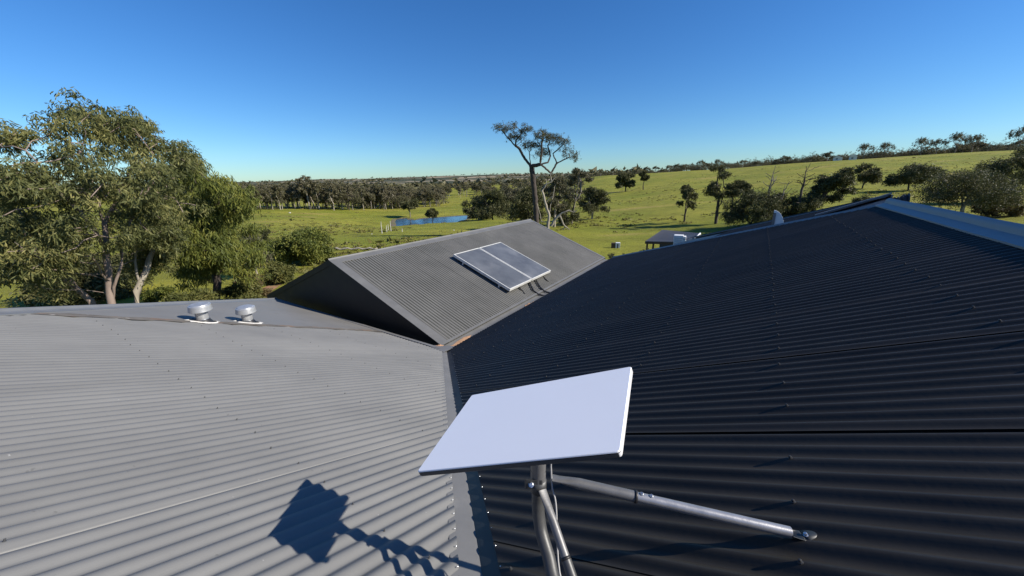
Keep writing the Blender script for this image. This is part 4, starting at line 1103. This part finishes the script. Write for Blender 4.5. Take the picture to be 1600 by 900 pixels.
# low shrubs in front of and below the trees
def shrub(px, py_top, w_px, d, label, leaf, seed, name='shrub', bark=bk_grey, per=60, ln=.17, wd=.05, kind='bush', ncl=18, group=None, cat='shrub', pc_=9):
    b0 = base_at(px, d); H = max(topz(px, py_top, d) - b0[2], .3); Wm = w_px / ppm(px, py_top, d)
    N, par, r, v, f = gum(seed, H, Wm, kind, max(.02 * H, .03), per, ln, wd, Wm * .085, ncl, per_clump=pc_)
    t = tree_obj(name, label, cat, b0, N, par, r, v, f, bark, leaf, group, 5)
    return t
shrub(478, 350, 84, 36, 'large rounded green bush standing behind the black gable', lf_wattle, 41, 'round_bush', bk_pale, 90, .28, .09, ncl=30, pc_=12)
shrub(437, 402, 44, 29, 'small bright green round bush in front of the large rounded one', lf_olive, 42, 'round_bush', bk_grey, 70, .20, .06)
shrub(398, 418, 48, 25, 'low brownish shrub just above the right roof vent', lf_brown, 43, 'shrub', bk_grey, 70, .18, .05)
shrub(388, 426, 60, 22, 'olive shrub touching the roof edge beside the right vent', lf_olive, 44, 'shrub', bk_grey, 90, .17, .05)
shrub(310, 425, 70, 21, 'yellow green leafy shrub behind the left roof vent', lf_olive, 45, 'shrub', bk_grey, 90, .17, .05)
shrub(262, 410, 56, 22, 'dark leafy shrub under the wattle, left of the left roof vent', lf_wattle, 46, 'shrub', bk_grey, 90, .17, .05)
shrub(60, 432, 150, 15.5, 'wide olive shrub along the roof edge at the far left', lf_olive, 47, 'shrub', bk_grey, 150, .16, .042, ncl=34, pc_=10)
shrub(404, 366, 50, 32, 'grey green wispy sapling left of the large rounded bush', lf_grey, 48, 'sapling', bk_pale, 40, .22, .06, kind='tall', cat='tree')
shrub(423, 358, 18, 46, 'tiny dark sapling above the wispy grey one', lf_dark, 49, 'sapling', bk_dark, 30, .25, .08, kind='tall', cat='tree', ncl=8)
shrub(8, 345, 110, 26, 'broad dark tree at the left edge behind the big gum', lf_dark, 50, 'bushy_tree', bk_dark, 100, .26, .07, ncl=26, kind='round', cat='tree')
shrub(150, 380, 150, 34, 'low dark scrub tree seen beneath the big gum crown', lf_dark, 51, 'bushy_tree', bk_dark, 80, .3, .09, ncl=26, cat='tree')

# --- tall half dead gum above the gable ridge
DG = 50.0
bG = base_at(842, DG); wG_ = lambda x, y, o=0: far(x, y, DG + o) - bG
S = lambda x, y: (760 + x / 5, 180 + y / 5)                        # readings from a 5x enlargement
trG = [[(0, 0, -.5), wG_(*S(395, 880)), wG_(*S(385, 720)), wG_(*S(372, 560)), wG_(*S(362, 470)), wG_(*S(350, 400)), wG_(*S(338, 340)), wG_(*S(335, 290))],
       [wG_(*S(350, 400)), wG_(*S(300, 340), .6), wG_(*S(260, 265), .8), wG_(*S(228, 240), .8), wG_(*S(180, 190), .6), wG_(*S(120, 120), .3), wG_(*S(80, 105), 0)],
       [wG_(*S(228, 240), .8), wG_(*S(235, 190), .7), wG_(*S(270, 150), .5), wG_(*S(300, 95), .3)],
       [wG_(*S(228, 240), .8), wG_(*S(290, 190), 1.2), wG_(*S(310, 165), 1.4)],
       [wG_(*S(350, 400)), wG_(*S(420, 385), -.6), wG_(*S(430, 300), -.8), wG_(*S(432, 220), -1), wG_(*S(450, 150), -1)],
       [wG_(*S(420, 385), -.6), wG_(*S(480, 370), -.4), wG_(*S(500, 320), 0), wG_(*S(480, 240), .2), wG_(*S(500, 190), .4)],
       [wG_(*S(385, 600)), wG_(*S(375, 470), -.5), wG_(*S(378, 400), -.5)],
       [wG_(*S(420, 385), -.6), wG_(*S(480, 430), 0), wG_(*S(505, 455), .3), wG_(*S(550, 375), .6), wG_(*S(640, 330), .9), wG_(*S(700, 320), 1)],
       [wG_(*S(550, 375), .6), wG_(*S(520, 300), 0), wG_(*S(590, 240), -.2), wG_(*S(620, 200), -.4)]]
def blob(cx, cy, rx, ry, n, o=0):
    a = rsG.normal(size=(n, 3)); a /= np.linalg.norm(a, axis=1)[:, None]; a *= rsG.random(n)[:, None] ** .4
    s = 5 * ppm(*S(cx, cy), DG)
    c = wG_(*S(cx, cy), o); return c + a * np.array([rx / s, rx / s, ry / s]) * 1.3
rsG = np.random.RandomState(5)
atG = np.vstack([blob(90, 92, 28, 16, 11), blob(145, 95, 34, 28, 20), blob(215, 85, 26, 28, 13), blob(205, 165, 40, 24, 23, .6), blob(270, 150, 36, 28, 20, .5), blob(300, 90, 28, 30, 15, .3), blob(340, 98, 16, 10, 5),
                 blob(325, 235, 44, 26, 22), blob(385, 220, 44, 26, 22, -.5), blob(430, 150, 48, 34, 30, -1), blob(480, 175, 44, 26, 20, -.5), blob(545, 190, 48, 32, 28, .3), blob(600, 205, 38, 26, 20, 0), blob(545, 160, 20, 14, 6),
                 blob(455, 290, 38, 26, 20, 0), blob(410, 310, 26, 22, 10, -.6), blob(655, 290, 44, 34, 13, .8), blob(690, 320, 28, 26, 11, 1), blob(600, 290, 26, 24, 8, .6)])
NN, pp, rr_ = grow(trG, atG, .24, rsG, .018, .33, iters=40, expo=1.55, jitter=.5)
lv, lf_ = leaves(atG, 36, .32, .19, .055, rsG, .7, .8)
tree_obj('gum_tree', 'tall dark-trunked gum with sparse clumped foliage rising above the gable ridge', 'tree', bG, NN, pp, rr_, lv, lf_, bk_dark, lf_mid, None, 8)
# pale dead limbs beside it
bG2 = base_at(855, DG - 2); w2 = lambda x, y, o=0: far(*S(x, y), DG - 2 + o) - bG2
trD = [[(0, 0, -.5), w2(480, 860), w2(490, 780), w2(460, 690), w2(450, 640), w2(435, 590), w2(465, 540), w2(510, 520), w2(550, 470)],
       [w2(460, 690), w2(490, 650), w2(525, 630)], [w2(435, 590), w2(430, 575), w2(440, 568)], [w2(490, 780), w2(500, 700), w2(525, 610), w2(540, 540)], [w2(465, 540), w2(470, 505)],
       [w2(480, 840), w2(430, 830, .5), w2(410, 740, .5), w2(395, 690, .5)], [w2(510, 520), w2(500, 470), w2(505, 440)],]
NN, pp, rr_ = grow(trD, np.array([w2(550, 465), w2(528, 600)]), .3, rsG, .035, .20, iters=5)
tree_obj('dead_tree', 'bleached bare forked dead tree right beside the tall dark trunk', 'tree', bG2, NN, pp, np.maximum(rr_, .045), None, None, bk_pale, None, None, 7)
bG3 = base_at(872, DG - 4); w3 = lambda x, y, o=0: far(*S(x, y), DG - 4 + o) - bG3
pF = [[w3(505, 865), w3(540, 810), w3(590, 765), w3(640, 745), w3(680, 760), w3(708, 745)], [w3(575, 785), w3(600, 850), w3(615, 870), w3(650, 895)], [w3(615, 870), w3(600, 895)], [w3(640, 745), w3(655, 742)]]
NN, pp, rr_ = grow(pF, np.array([w3(708, 745), w3(650, 895)]), .3, rsG, .06, .16, iters=3)
tree_obj('fallen_branch', 'pale crooked fallen branch propped on the grass right of the dead tree', 'branch', bG3, NN, pp, np.maximum(rr_, .045), None, None, bk_pale, None, None, 7)

# --- middle distance trees, one by one: px, top, width, distance, kind, leaf, label
MID = [
    (826, 286, 72, 64, 'broad', lf_dark, 'bushy_tree', 'dark bushy tree right behind the tall dark trunk', 61),
    (866, 275, 50, 66, 'tall', lf_grey, 'gum_tree', 'grey green gum behind the bleached dead tree', 62),
    (893, 262, 44, 72, 'sparse', lf_grey, 'gum_tree', 'leaning olive-topped gum right of the dead tree, touching the skyline', 63),
    (885, 308, 44, 70, 'bush', lf_dark, 'bushy_tree', 'low dark bushy tree between the dead tree and the leafy one', 64),
    (925, 286, 56, 80, 'broad', lf_dark, 'bushy_tree', 'ragged dark tree with bare pale twigs at its foot, mid paddock', 65),
    (977, 264, 34, 190, 'broad', lf_dark, 'paddock_tree', 'left of two small trees high on the green slope', 66),
    (1005, 265, 16, 190, 'sparse', lf_dark, 'paddock_tree', 'right, slimmer of two small trees high on the green slope', 67),
    (1069, 290, 40, 66, 'sparse', lf_dark, 'gum_tree', 'thin many-stemmed gum above the small shed', 68),
    (1118, 256, 46, 62, 'sparse', lf_dark, 'gum_tree', 'tall gum with a tufted top above the dark thicket', 69),
    (1138, 280, 44, 62, 'flat', lf_dark, 'gum_tree', 'flat-crowned gum leaning over the dark thicket', 70),
    (1172, 290, 84, 56, 'bush', lf_dark, 'thicket_tree', 'broad dense dark thicket right of the shed', 71),
    (1214, 300, 40, 58, 'tall', lf_dark, 'bushy_tree', 'dark spiky tree between the thicket and the leafless stems', 72),
    (1247, 296, 58, 58, 'bush', lf_dark, 'bushy_tree', 'dark rounded tree behind the tallest leafless stem', 73),
    (1347, 252, 44, 120, 'broad', lf_dark, 'paddock_tree', 'round tree upslope of the wind-bent tree', 75),
    (1419, 249, 62, 110, 'broad', lf_dark, 'paddock_tree', 'lone spreading tree with a long shadow on the open slope', 76),
    (1351, 305, 30, 75, 'bush', lf_dark, 'shrub', 'low dark bush showing just over the far roof hip', 77),
    (1502, 252, 124, 58, 'broad', lf_dark, 'gum_tree', 'large dark spreading gum above the metal ridge cap', 78),
    (1572, 220, 92, 82, 'broad', lf_dark, 'gum_tree', 'tall dark gum behind the large one at the right edge', 79),
    (1552, 300, 56, 62, 'bush', lf_brown, 'bushy_tree', 'brownish low tree right of the large dark gum', 80),
    (770, 292, 66, 108, 'broad', lf_dark, 'gum_tree', 'spreading dark gum just above the gable ridge right of the pond', 81),
    (748, 300, 46, 128, 'broad', lf_dark, 'gum_tree', 'dark gum on the right bank of the pond', 82),
    (800, 282, 60, 120, 'round', lf_grey, 'gum_tree', 'pale grey gum behind the spreading one', 83),
    (641, 306, 34, 152, 'round', lf_dark, 'gum_tree', 'dark tree on the left bank reflected in the pond', 84),
    (677, 322, 20, 128, 'round', lf_dark, 'small_tree', 'small round tree on the near bank in front of the water', 85),
    (744, 333, 22, 140, 'bush', lf_dark, 'shrub', 'low dark bush at the right end of the pond', 86),
    (759, 336, 16, 132, 'bush', lf_olive, 'shrub', 'smaller olive bush beyond the right end of the pond', 87),
    (822, 336, 26, 95, 'bush', lf_grey, 'shrub', 'grey bush left of the tall dark trunk', 88),
]
for (px, py, w, d, kind, leaf, nm, lab, sd) in MID:
    b0 = base_at(px, d); H = topz(px, py, d) - b0[2]; Wm = w / ppm(px, py, d)
    if H < .8: H = .8
    big = w > 80
    px_leaf = 1.0 / ppm(px, py, d)                                  # metres per photo pixel
    ln = max(.15, 2.5 * px_leaf); wd = max(.05, 1.05 * px_leaf)
    ncl = int(10 + w / (4.2 if kind != 'sparse' else 3.4)); 
    if kind == 'sparse': ncl = max(7, int(w / 3.4))
    per = 58 if kind != 'bush' else 56
    N, par, r, v, f = gum(sd, H, Wm, kind, max(.025 * H, .1) * (1 if not big else 1.2), per, ln, wd, Wm * .07 if w > 30 else Wm * .09, ncl, lean=(.12 if nm == 'gum_tree' and sd in (63, 70) else 0), per_clump=10 if w < 60 else 14)
    tree_obj(nm, lab, 'shrub' if nm == 'shrub' else 'tree', b0, N, par, r, v, f, bk_pale if sd in (65, 78, 83, 62) else bk_grey if sd in (63, 82, 84) else bk_dark, leaf, None, 6)
# bare twigs at the foot of the ragged tree, leafless stems, wind bent tree
def stems(name, label, d, paths, r0, bark, scale=(1080, 240, 5.3333)):
    P_ = lambda x, y: far(scale[0] + x / scale[2], scale[1] + y / scale[2], d)
    b0 = P_(*paths[0][0]); b0 = np.array([b0[0], b0[1], ground(b0[0], b0[1])])
    pl = [[P_(*q) - b0 for q in pth] for pth in paths]; pl[0] = [np.array([0, 0, -.3])] + pl[0]
    rsx = np.random.RandomState(len(label)); tw = []
    for pth in pl:
        for k in range(1, len(pth)):
            for _ in range(2):
                m_ = pth[k - 1] + (pth[k] - pth[k - 1]) * rsx.random(); tw.append([m_, m_ + rsx.normal(size=3) * np.array([.9, .9, .3]) * .8 + Z * .5])
    N, par, r = grow(pl + tw, np.array([pl[0][-1]]), .3, rsx, .022, r0, iters=2)
    return tree_obj(name, label, 'tree', b0, N, par, np.maximum(r, .028), None, None, bark, None, None, 5)
stems('dead_tree', 'left leafless stem rising out of the dark thicket', 57, [[(640, 420), (650, 300), (675, 200), (703, 100)], [(650, 290), (690, 235), (715, 215)], [(655, 270), (600, 240)]], .13, bk_grey)
stems('dead_tree', 'short leaning leafless stem in the middle of the thicket', 57, [[(740, 440), (760, 360), (790, 290), (820, 230)], [(770, 340), (800, 330)]], .11, bk_grey)
stems('dead_tree', 'tallest leafless dark stem with stub twigs over the thicket', 57, [[(900, 480), (905, 370), (935, 260), (950, 180), (962, 105)], [(940, 240), (1000, 205)], [(935, 260), (900, 225)], [(925, 290), (960, 260)]], .16, bk_dark)
# wind-bent tree made from the photograph's leaning limbs
dW = 60; PW = lambda x, y, o=0: far(1080 + x / 5.3333, 240 + y / 5.3333, dW + o)
bW = PW(1010, 480); bW[2] = ground(bW[0], bW[1])
rsW = np.random.RandomState(3)
def blobW(x, y, rx, ry, n):
    s = 5.3333 * ppm(1080 + x / 5.3333, 240 + y / 5.3333, dW); a = rsW.normal(size=(n, 3)); a /= np.linalg.norm(a, axis=1)[:, None]; a *= rsW.random(n)[:, None] ** .4
    return PW(x, y, rsW.uniform(-1, 1)) - bW + a * np.array([rx / s, rx / s, ry / s])
atW = np.vstack([blobW(1060, 290, 60, 26, 30), blobW(1120, 225, 60, 34, 34), blobW(1230, 210, 60, 46, 40), blobW(1290, 160, 50, 30, 26), blobW(1300, 230, 60, 40, 30), blobW(1180, 370, 56, 26, 26), blobW(1290, 300, 50, 24, 18), blobW(1160, 270, 60, 30, 24), blobW(1020, 360, 50, 40, 24)])
NN, pp, rr_ = grow([[np.array([0, 0, -.4]), PW(1020, 460) - bW, PW(1080, 380) - bW, PW(1140, 310) - bW, PW(1200, 270) - bW, PW(1260, 220) - bW]], atW, .3, rsW, .03, .24, iters=40)
lv, lf_ = leaves(atW, 44, .30, .30, .11, rsW, .4, .7)
tree_obj('gum_tree', 'wind-bent dark gum leaning right with layered clumps of foliage', 'tree', bW, NN, pp, rr_, lv, lf_, bk_dark, lf_dark)

# --- distant trees: a few prototypes, copied
protos = []
for i, (kind, leaf, bark, wr) in enumerate((('tall', lf_far, bk_pale, .62), ('round', lf_farg, bk_pale, .75), ('tall', lf_farg, bk_pale, .5), ('round', lf_far, bk_grey, .8), ('flat', lf_far, bk_grey, 1.15), ('sparse', lf_farg, bk_pale, .5), ('bush', lf_far, bk_grey, 1.3), ('broad', lf_far, bk_dark, 1.0))):
    N, par, r, v, f = gum(100 + i, 1.0, wr, kind, .022, 15, .05, .022, wr * .075, 22, fork=.42, per_clump=8, step=.045)
    protos.append((N, par, r, v, f, bark, leaf))
meshes = []
for (N, par, r, v, f, bark, leaf) in protos:
    a, b_ = tube_tree(N, par, np.maximum(r, .004), 4)
    meshes.append((mesh('trunk', a, b_, bark, True), fast_mesh('crown', v, f, leaf)))
def far_tree(px, d, H, p, label, group, rot, name='distant_gum', wide=1.0, sink=0):
    b0 = base_at(px, d); b0[2] -= sink; t = thing(name, label, 'tree', b0, group)
    t.scale = (H * wide, H * wide, H); t.rotation_euler = (0, 0, rot)
    for nm, me in zip(('trunk', 'crown'), meshes[p]): link(bpy.data.objects.new(nm, me), t)
    return t
R = random.Random(77)
# straight belt of gums along the far edge of the left paddock
for k in range(112):
    px = 352 + k * 2.6 + R.uniform(-2, 2); d = 205 + (40 if px > 540 else 0) * (px - 540) / 200 + R.uniform(-2, 26) * (1 if k % 3 else 2.2)
    H = R.uniform(9.5, 13.5) * (1.0 if px < 620 else .95); far_tree(px, d, H, R.choice([0, 0, 1, 2, 2, 3, 5, 7]), 'slim pale-trunked gum in the long belt behind the left paddock', 'gums in the belt behind the left paddock', R.uniform(0, 6.28))
far_tree(484, 208, 16.5, 5, 'tallest gum of the belt, standing above its neighbours', None, 1.0)
# valley gums beyond the pond
for k in range(60):
    px = R.uniform(640, 905); d = R.uniform(235, 420) if px < 830 else R.uniform(150, 300)
    if 690 < px < 760 and d < 300: d += 90
    far_tree(px, d, R.uniform(7.5, 13), R.choice([0, 1, 1, 2, 3, 3]), 'greyish gum among the woodland in the valley beyond the pond', 'gums in the valley beyond the pond', R.uniform(0, 6.28))
for k in range(44):
    far_tree(R.uniform(556, 700), R.uniform(222, 275), R.uniform(8, 12), R.choice([1, 7, 3, 2, 6]), 'greyish gum among the woodland in the valley beyond the pond', 'gums in the valley beyond the pond', R.uniform(0, 6.28))
# skyline belt on the right-hand hill
for k in range(190):
    px = 900 + k * 3.8 + R.uniform(-3, 3); d = 505 + R.uniform(0, 70)
    H = R.uniform(7.5, 13.5) * (1 if px > 1050 else .7); far_tree(px, d, H, R.choice([6, 6, 7, 3, 6, 7]), 'dark tree in the continuous belt along the right skyline', 'trees of the belt along the right skyline', R.uniform(0, 6.28), 'skyline_tree', 1.25, R.uniform(1.2, 2.6))
for (px, H, wd_, lab) in ((1348, 17, 1.15, 'round-topped skyline tree just right of the white farmhouse'), (1380, 16.5, 1.1, 'second round-topped skyline tree right of the white farmhouse'), (1437, 18, 1.1, 'umbrella-shaped skyline tree above the lone paddock tree'),
                          (1462, 15.5, 1.0, 'lower umbrella-shaped skyline tree beside the one above the lone paddock tree'), (1491, 20, 1.1, 'tallest umbrella-shaped tree on the right skyline'), (1517, 17, 1.1, 'umbrella-shaped skyline tree just left of the tall right-edge gum'),
                          (1094, 13, 1.1, 'spreading skyline tree at the left end of the hill belt'), (1120, 13, 1.1, 'skyline tree behind the tufted gum'), (1590, 22, 1.1, 'tall tree on the skyline at the right edge')):
    far_tree(px, 505, H * .84, 4, lab, None, R.uniform(0, 6.28), 'skyline_tree', wd_ * .8)
for k in range(9):
    px = [1010, 1024, 938, 958, 1160, 905, 915, 1045, 1070][k]
    far_tree(px, 480, 9, R.choice([3, 1]), 'small tree standing just in front of the skyline belt', 'small trees before the skyline belt', R.uniform(0, 6.28), 'skyline_tree', 1.2)
# far wood as one mass
rsF = np.random.RandomState(9); cs = []
for k in range(5200):
    px = rsF.uniform(-150, 1000); d = rsF.choice([rsF.uniform(420, 900), rsF.uniform(900, 3200)])
    if px > 760 and d < 600: d += 500
    rA = ray(px, 285); hr = math.hypot(rA[0], rA[1]); x, y = CAM[0] + rA[0] / hr * d, CAM[1] + rA[1] / hr * d
    n_ = noise.noise(Vector((x / 240, y / 240, 3)))
    if n_ < .02 or (600 < px < 760 and 1000 < d < 1900): continue
    cs.append((x, y, ground(x, y), d))
vv = []; ff = []
for (x, y, z, d) in cs:
    s = 4.5 + 4 * rsF.random(); m_ = 8
    for j in range(m_):
        c = np.array([x, y, z + s * .3]) + rsF.normal(size=3) * np.array([s * .5, s * .5, s * .3]); c[2] = max(c[2], z)
        a = rsF.normal(size=(4, 3)) * s * .45; a[:, 2] = abs(a[:, 2]) * .9
        n0 = len(vv); vv += [c + a[0], c + a[1], c + a[2], c + a[3]]; ff.append([n0, n0 + 1, n0 + 2, n0 + 3])
me = fast_mesh('far_woodland', np.array(vv), np.array(ff), lf_far); o = bpy.data.objects.new('far_woodland', me); C.objects.link(o)
tag(o, 'far belt of dark woodland fading over the low hills', 'woodland', None, 'stuff')

rsT = np.random.RandomState(19); tc_ = []; tl = []
while len(tc_) < 5200:
    px = rsT.uniform(-60, 1660); d = math.exp(rsT.uniform(math.log(32), math.log(330)))
    rA = ray(px, 285); hr = math.hypot(rA[0], rA[1]); x, y = CAM[0] + rA[0] / hr * d, CAM[1] + rA[1] / hr * d
    if noise.noise(Vector((x / 26, y / 26, 9))) + .5 * noise.noise(Vector((x / 7, y / 7, 2))) < .08 or inpoly(x, y, pond): continue
    tc_.append((x, y, ground(x, y))); tl.append(rsT.uniform(.10, .30) * (1 if rsT.random() < .95 else 2.4))
tc_ = np.array(tc_); tl = np.array(tl); per = 9; n = len(tc_) * per
c = np.repeat(tc_, per, 0); L = np.repeat(tl, per)[:, None]; dd_ = rsT.normal(size=(n, 3)); dd_[:, 2] = abs(dd_[:, 2]) * .5 + .25; dd_ /= np.linalg.norm(dd_, axis=1)[:, None]
sd_ = np.cross(dd_, rsT.normal(size=(n, 3))); sd_ /= np.linalg.norm(sd_, axis=1)[:, None]; p = c + rsT.normal(size=(n, 3)) * L * np.array([.9, .9, 0])
vT = np.stack([p - sd_ * L * .35, p + sd_ * L * .35, p + dd_ * L * 1.3], 1).reshape(-1, 3)
me = fast_mesh('tussocks', vT, np.arange(3 * n).reshape(-1, 3), leaf_mat('tussock_grass', (0.075, 0.078, 0.020), (0.13, 0.12, 0.032), (0.24, 0.20, 0.07), .2))
o = bpy.data.objects.new('grass_tussocks', me); C.objects.link(o); tag(o, 'rough grass tussocks scattered over the paddocks', 'grass', None, 'stuff')

# ------------------------------------------------------------------ farm objects
# open shed
def on_ground(px, d): return base_at(px, d)
dS = 30.0
e1 = far(1008, 377, dS); e2 = far(1096, 378.5, dS - 1.5); r1 = far(1035, 359, dS + 3.6); r2 = far(1094, 364.5, dS + 2.6)
shed = thing('shed', 'small open-fronted farm shed with a dark low-pitched roof and posts', 'shed', [e1[0], e1[1], ground(e1[0], e1[1])])
b = MB(); nS = np.cross(e2 - e1, r1 - e1); nS /= np.linalg.norm(nS); nS = nS if nS[2] > 0 else -nS
b.prism([e1, e2, r2, r1], -Z * .06)
fixn(b.build('roof', m_shed, shed))
b = MB()
for k in range(24):
    a = (k + .5) / 24; b.tube([e1 * (1 - a) + e2 * a + nS * .004, r1 * (1 - a) + r2 * a + nS * .004], .012, 5)
b.build('roof_ribs', m_shed, shed)
for k, a in enumerate((.02, .14, .5, .97)):
    p = e1 * (1 - a) + e2 * a + (r1 - e1) * .05; gz_ = ground(p[0], p[1]); b = MB(); b.box((p[0], p[1], gz_ - .2), (.11, 0, 0), (0, .11, 0), Z * (p[2] - .07 - gz_ + .2)); b.build('post', m_brownbox, shed)
b = MB(); b.box(e1 - Z * .20, e2 - e1, (r1 - e1) * .02, Z * .13); b.build('fascia', m_brownbox, shed)
p1 = r1 + (e1 - r1) * .1; p2 = r2 + (e2 - r2) * .1; gz_ = min(ground(p1[0], p1[1]), ground(p2[0], p2[1]))
b = MB(); b.box(np.array([p1[0], p1[1], gz_ - .2]), np.array([p2[0] - p1[0], p2[1] - p1[1], 0]), np.array([.05, .08, 0]), Z * (min(p1[2], p2[2]) - .1 - gz_ + .2)); b.build('back_wall', m_shed, shed)
b = MB(); eb = far(1084, 374.5, dS - 1.2); b.tube([eb, r2 + (e2 - r2) * .02 + Z * .02], .05, 6); b.tube([r2 + (e2 - r2) * .02 + Z * .02, r2 + (e2 - r2) * .02 - Z * .75], .05, 6); b.build('barge_board', m_whitem, shed)
# white evaporative cooler in front of the shed
dA_ = 16.5; ac = far(1061, 384, dA_); w_ = 17.5 / ppm(1061, 375, dA_); h_ = .42; right = np.cross(ray(1061, 380), Z); right /= np.linalg.norm(right); fw = np.cross(Z, right)
act = thing('rooftop_cooler', 'white box-shaped rooftop cooler standing just behind the dark hip by the shed', 'air conditioner', ac)
b = MB(); b.box(ac - right * w_ / 2, right * w_ * .8, fw * w_ * .7, Z * h_); bevel(b.build('cooler_cabinet', m_whitem, act), .02)
b = MB(); b.box(ac + right * (w_ * .3 + .003) + Z * .02, right * w_ * .2, fw * w_ * .68, Z * (h_ - .06)); bevel(b.build('side_duct', m_whitem, act), .02)
for k in range(4):
    b = MB(); b.box(ac - right * w_ * .42 + Z * (.07 + .075 * k) - fw * .008, right * w_ * .62, fw * .006, Z * .02); b.build('louvre', mat('louvre_grey', (.45, .45, .45), .6) if k == 0 else bpy.data.materials['louvre_grey'], act)
b = MB(); b.box(ac - right * w_ * .4 - Z * 1.9, right * w_ * .8, fw * w_ * .6, Z * 1.895); b.build('cooler_stand', m_wall, act)
# brown and white trough box in the paddock
bx = ground_pt(962, 388); rr2 = np.cross(ray(962, 386), Z); rr2 /= np.linalg.norm(rr2); fw2 = np.cross(Z, rr2); sB = 1 / ppm(962, 386, math.hypot(*(bx - CAM)[:2]))
box = thing('feed_box', 'small box with one dark side and one white side alone on the grass', 'box', bx)
b = MB(); b.box(bx - rr2 * 7 * sB - Z * .1, rr2 * 6.5 * sB, fw2 * 6 * sB, Z * (8 * sB + .1)); bevel(b.build('dark_half', m_brownbox, box), .01)
b = MB(); b.box(bx - rr2 * .45 * sB - Z * .1, rr2 * 6.8 * sB, fw2 * 6.2 * sB, Z * (8.6 * sB + .1)); bevel(b.build('white_half', m_whitem, box), .01)
b = MB(); b.box(bx + rr2 * 2 * sB - fw2 * .02, rr2 * 1.6 * sB, fw2 * .01, Z * 7 * sB); b.build('slot', m_brownbox, box)
# dark stones or scrub along the roof foot by the shed
for i, (px, py, s, lab) in enumerate(((955, 386, 1.2, 'dark low plant just above the gutter end'), (987, 388, 1.4, 'leftmost dark low shrub in the row beside the shed'), (993, 391, 1.2, 'middle dark low shrub in the row beside the shed'), (1003, 386, 1.6, 'dark low shrub against the left shed post'))):
    p = far(px, py, 24 + i); p[2] = ground(p[0], p[1]); H = far(px, py - 4, 24 + i)[2] - p[2]
    N, par, r, v, f = gum(300 + i, max(H, .5), s, 'bush', .03, 16, .14, .05, .12, 12)
    tree_obj('low_shrub', lab, 'shrub', p, N, par, r, v, f, bk_dark, lf_dark)
# pale stakes left of the pond
for (px, y0, y1, lab) in ((597, 346, 365, 'leftmost pale tree guard stake left of the pond'), (604.5, 352, 363, 'second pale stake left of the pond'), (607, 350, 360, 'third, slimmer pale stake left of the pond'), (611, 345, 361.5, 'fourth pale stake, nearest the water at left'), (628.5, 357, 362.5, 'short pale stake below the pond')):
    p = ground_pt(px, y1); dd = math.hypot(*(p - CAM)[:2]); H = topz(px, y0, dd) - p[2]
    b = MB(); b.tube([p - Z * .2, p + Z * H * .6, p + Z * H + U * .05], .10, 6, rs=[.07, .06, .03]); tag(b.build('pale_stake', m_concrete), lab, 'stake')
p0 = ground_pt(521, 392); p1 = ground_pt(590, 391.5)
b = MB(); m_ = 12
b.tube([p0 + (p1 - p0) * k / m_ + Z * (.22 + .08 * math.sin(k * 2.1)) for k in range(m_ + 1)], .11, 7, rs=[.05 + .07 * abs(math.sin(k * 1.7)) for k in range(m_ + 1)])
tag(b.build('fallen_log', m_post, None, True), 'long thin fallen log lying on the grass above the gable ridge', 'log')
# white trunk stump and bright rocks scattered
for i, (px, py, lab) in enumerate(((453, 333, 'pale rock on the left paddock near the belt of gums'), (581, 366, 'small pale rock on the grass left of the stakes'), (709, 360, 'small pale rock on the near bank right of the little tree'))):
    p = ground_pt(px, py); s = 1.6 / ppm(px, py, math.hypot(*(p - CAM)[:2])); rsr = np.random.RandomState(i)
    b = MB(); b.lathe(p - Z * .1, Z, [(s * .9, 0), (s * (1 + .1 * rsr.normal()), s * .5), (s * .6, s * 1.0), (s * .15, s * 1.15)], 7); tag(b.build('rock', m_concrete), lab, 'rock')
# farmhouse on the skyline
d = 470; hb = base_at(1319, d); hr_ = np.cross(ray(1319, 248), Z); hr_ /= np.linalg.norm(hr_); hf = np.cross(Z, hr_)
fh = thing('farmhouse', 'tiny white farmhouse between the trees on the right skyline', 'house', hb)
for off, wd_, ht in ((-8, 6.5, 2.4), (3, 5.5, 3.0)):
    b = MB(); b.box(hb + hr_ * off - Z * 1, hr_ * wd_, hf * 6, Z * (ht + 1)); b.build('wall', m_alu, fh)
    b = MB(); o_ = hb + hr_ * off + Z * ht; b.prism([o_ - hr_ * .3 - hf * .3, o_ + hr_ * wd_ / 2 + Z * 1.6 - hf * .3, o_ + hr_ * (wd_ + .3) - hf * .3], hf * 6.6); fixn(b.build('roof', m_alu, fh))
    b = MB(); b.box(o_ + hr_ * wd_ * .3 - Z * (ht * .7) - hf * .06, hr_ * 1.4, hf * .05, Z * 1.3); b.build('window', m_glass, fh)
